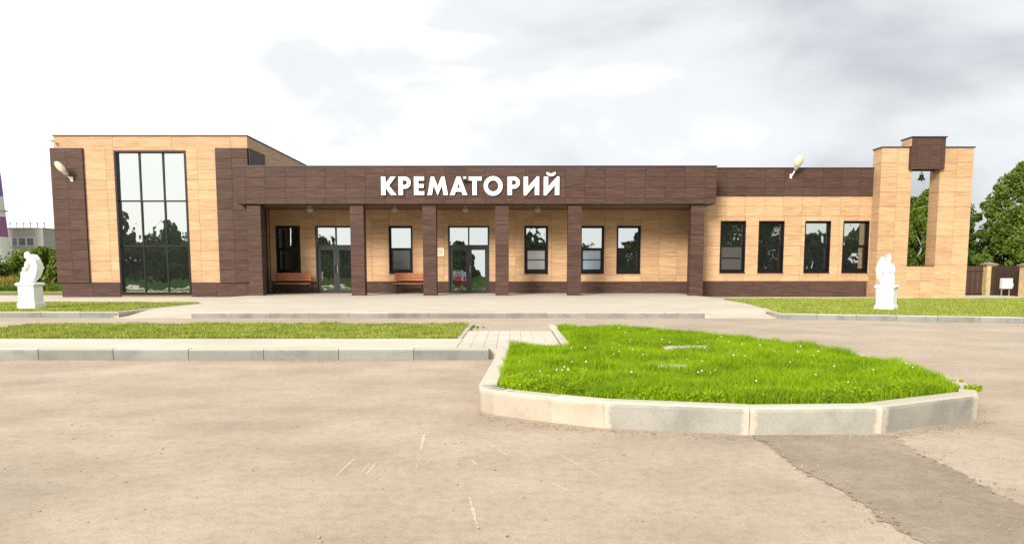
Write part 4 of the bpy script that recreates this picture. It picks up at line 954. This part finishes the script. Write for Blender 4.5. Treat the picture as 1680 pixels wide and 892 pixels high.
# ------------------------------------------------------------------ behind the viewer: what the glass reflects
back = [(-60,-24,6.5,3.6,.15),(-53,-27,7.4,3.4,.45),(-46.3,-24,6.3,2.8,.55),(-41.6,-26,5.5,2.6,.2),(-37,-24,4.4,2.6,.1),(-30,-24,4.2,3.0,.1),(-24,-25,4.2,2.6,.1),(-17,-26,2.6,3.0,.0),(-6.8,-26,3.6,2.0,.1),(3.0,-27,5.0,2.4,.5),(9.5,-28,3.0,3.0,.0),(15.5,-26,5.8,2.8,.2),(22.5,-24,8.2,3.6,.0),(27.0,-26,9.8,4.0,.0),(31.4,-24,9.2,2.8,.0),(36.2,-25,5.0,3.0,.0),(40.6,-24,6.4,1.9,.05)]
ORD = ['first','second','third','fourth','fifth','sixth','seventh','eighth','ninth','tenth','eleventh','twelfth','thirteenth','fourteenth','fifteenth','sixteenth','seventeenth']
for k, (x, y, h_, rx, sp_) in enumerate(back): tree('deciduous_tree', ORD[k] + ' tree from the left in the row seen only as reflections in the glass', (x,y,-.06), h_*1.10+(1.1 if x < 10 else .5), rx*(1.25 if x < 10 else 1.1), 'leaf', 300+k, 9000, .40, 'bark', .0, 'trees reflected in the windows', spire=sp_)
mb = MB(); mb.add([(-70,-4.5,-.02),(70,-4.5,-.02),(70,-13,.85),(-70,-13,.85),(70,-60,1.1),(-70,-60,1.1)], [(1,0,3,2),(2,3,5,4)]); tag(obj('grass_bank', mb, M['bank']), kind='structure')

# the red car parked left of the viewer, out of the frame, that the middle door mirrors
M['carpaint'] = plain('red_car_paint', (0.30,0.022,0.018), 0.25, var=0.05); M['tyre'] = plain('tyre_rubber', (0.02,0.02,0.02), 0.8); M['carglass'] = glass('car_glass', (0.7,0.8,0.85), 0.25, 0.0)
cx_, cy_ = -4.75, 3.0
CAR = root('parked_car', (cx_, cy_-1.9, 0), 'red car seen only as a reflection in the middle door', 'car')
def loft(secs, mat, name, parent):      # secs: (y, half width low, half width high, z low, z high)
    q = MB(); vv = []
    for y, wl2, wh, z0, z1 in secs:
        zm = z0 + (z1-z0)*.45
        vv += [(cx_-wl2*.93,y,z0),(cx_+wl2*.93,y,z0),(cx_+wl2,y,zm),(cx_+wh,y,z1-.03),(cx_+wh*.9,y,z1),(cx_-wh*.9,y,z1),(cx_-wh,y,z1-.03),(cx_-wl2,y,zm)]
    K = 8; n = len(secs)
    q.add(vv, [(i*K+k, i*K+(k+1)%K, (i+1)*K+(k+1)%K, (i+1)*K+k) for i in range(n-1) for k in range(K)] + [tuple(range(K-1,-1,-1)), tuple((n-1)*K+k for k in range(K))])
    o = obj(name, q, mat, parent); bm = bmesh.new(); bm.from_mesh(o.data); bmesh.ops.recalc_face_normals(bm, faces=bm.faces); bm.to_mesh(o.data); bm.free(); smooth_by_angle(o, 35); return o
yy = lambda t: cy_ + t
body = loft([(yy(.05),.70,.62,.38,.70),(yy(-.06),.83,.74,.26,.80),(yy(-.9),.88,.84,.22,.98),(yy(-1.3),.88,.84,.22,1.02),(yy(-3.3),.88,.85,.22,1.05),(yy(-3.85),.86,.80,.26,1.02),(yy(-3.98),.80,.70,.40,.95)], M['carpaint'], 'body', CAR)
loft([(yy(-.95),.80,.76,.975,1.0),(yy(-1.65),.80,.60,.99,1.52),(yy(-3.2),.80,.60,1.0,1.54),(yy(-3.75),.78,.66,1.0,1.12)], M['carglass'], 'windows', CAR)
loft([(yy(-1.6),.60,.58,1.50,1.56),(yy(-2.2),.62,.60,1.53,1.62),(yy(-3.1),.62,.60,1.53,1.61),(yy(-3.35),.60,.56,1.46,1.53)], M['carpaint'], 'roof', CAR)
for sx_ in (-1,1):
    for ty in (-.75,-3.2):
        q = MB(); q.tube([(cx_+sx_*.70,yy(ty),.31),(cx_+sx_*.905,yy(ty),.31)], .31, 20); w_ = obj('wheel', q, M['tyre'], CAR, origin=(cx_+sx_*.8,yy(ty),.31))
        q = MB(); q.tube([(cx_+sx_*.85,yy(ty),.31),(cx_+sx_*.912,yy(ty),.31)], .19, 16); obj('rim', q, M['lampmetal'], w_)
    q = MB(); q.ball((cx_+sx_*.62,yy(-.02),.68), (.17,.10,.08)); obj('headlight', q, M['white'], CAR, smooth=True)
q = MB(); q.cbox(cx_-.45,cx_+.45,yy(-.02),yy(.07),.40,.58,.02); obj('grille', q, M['iron'], CAR)
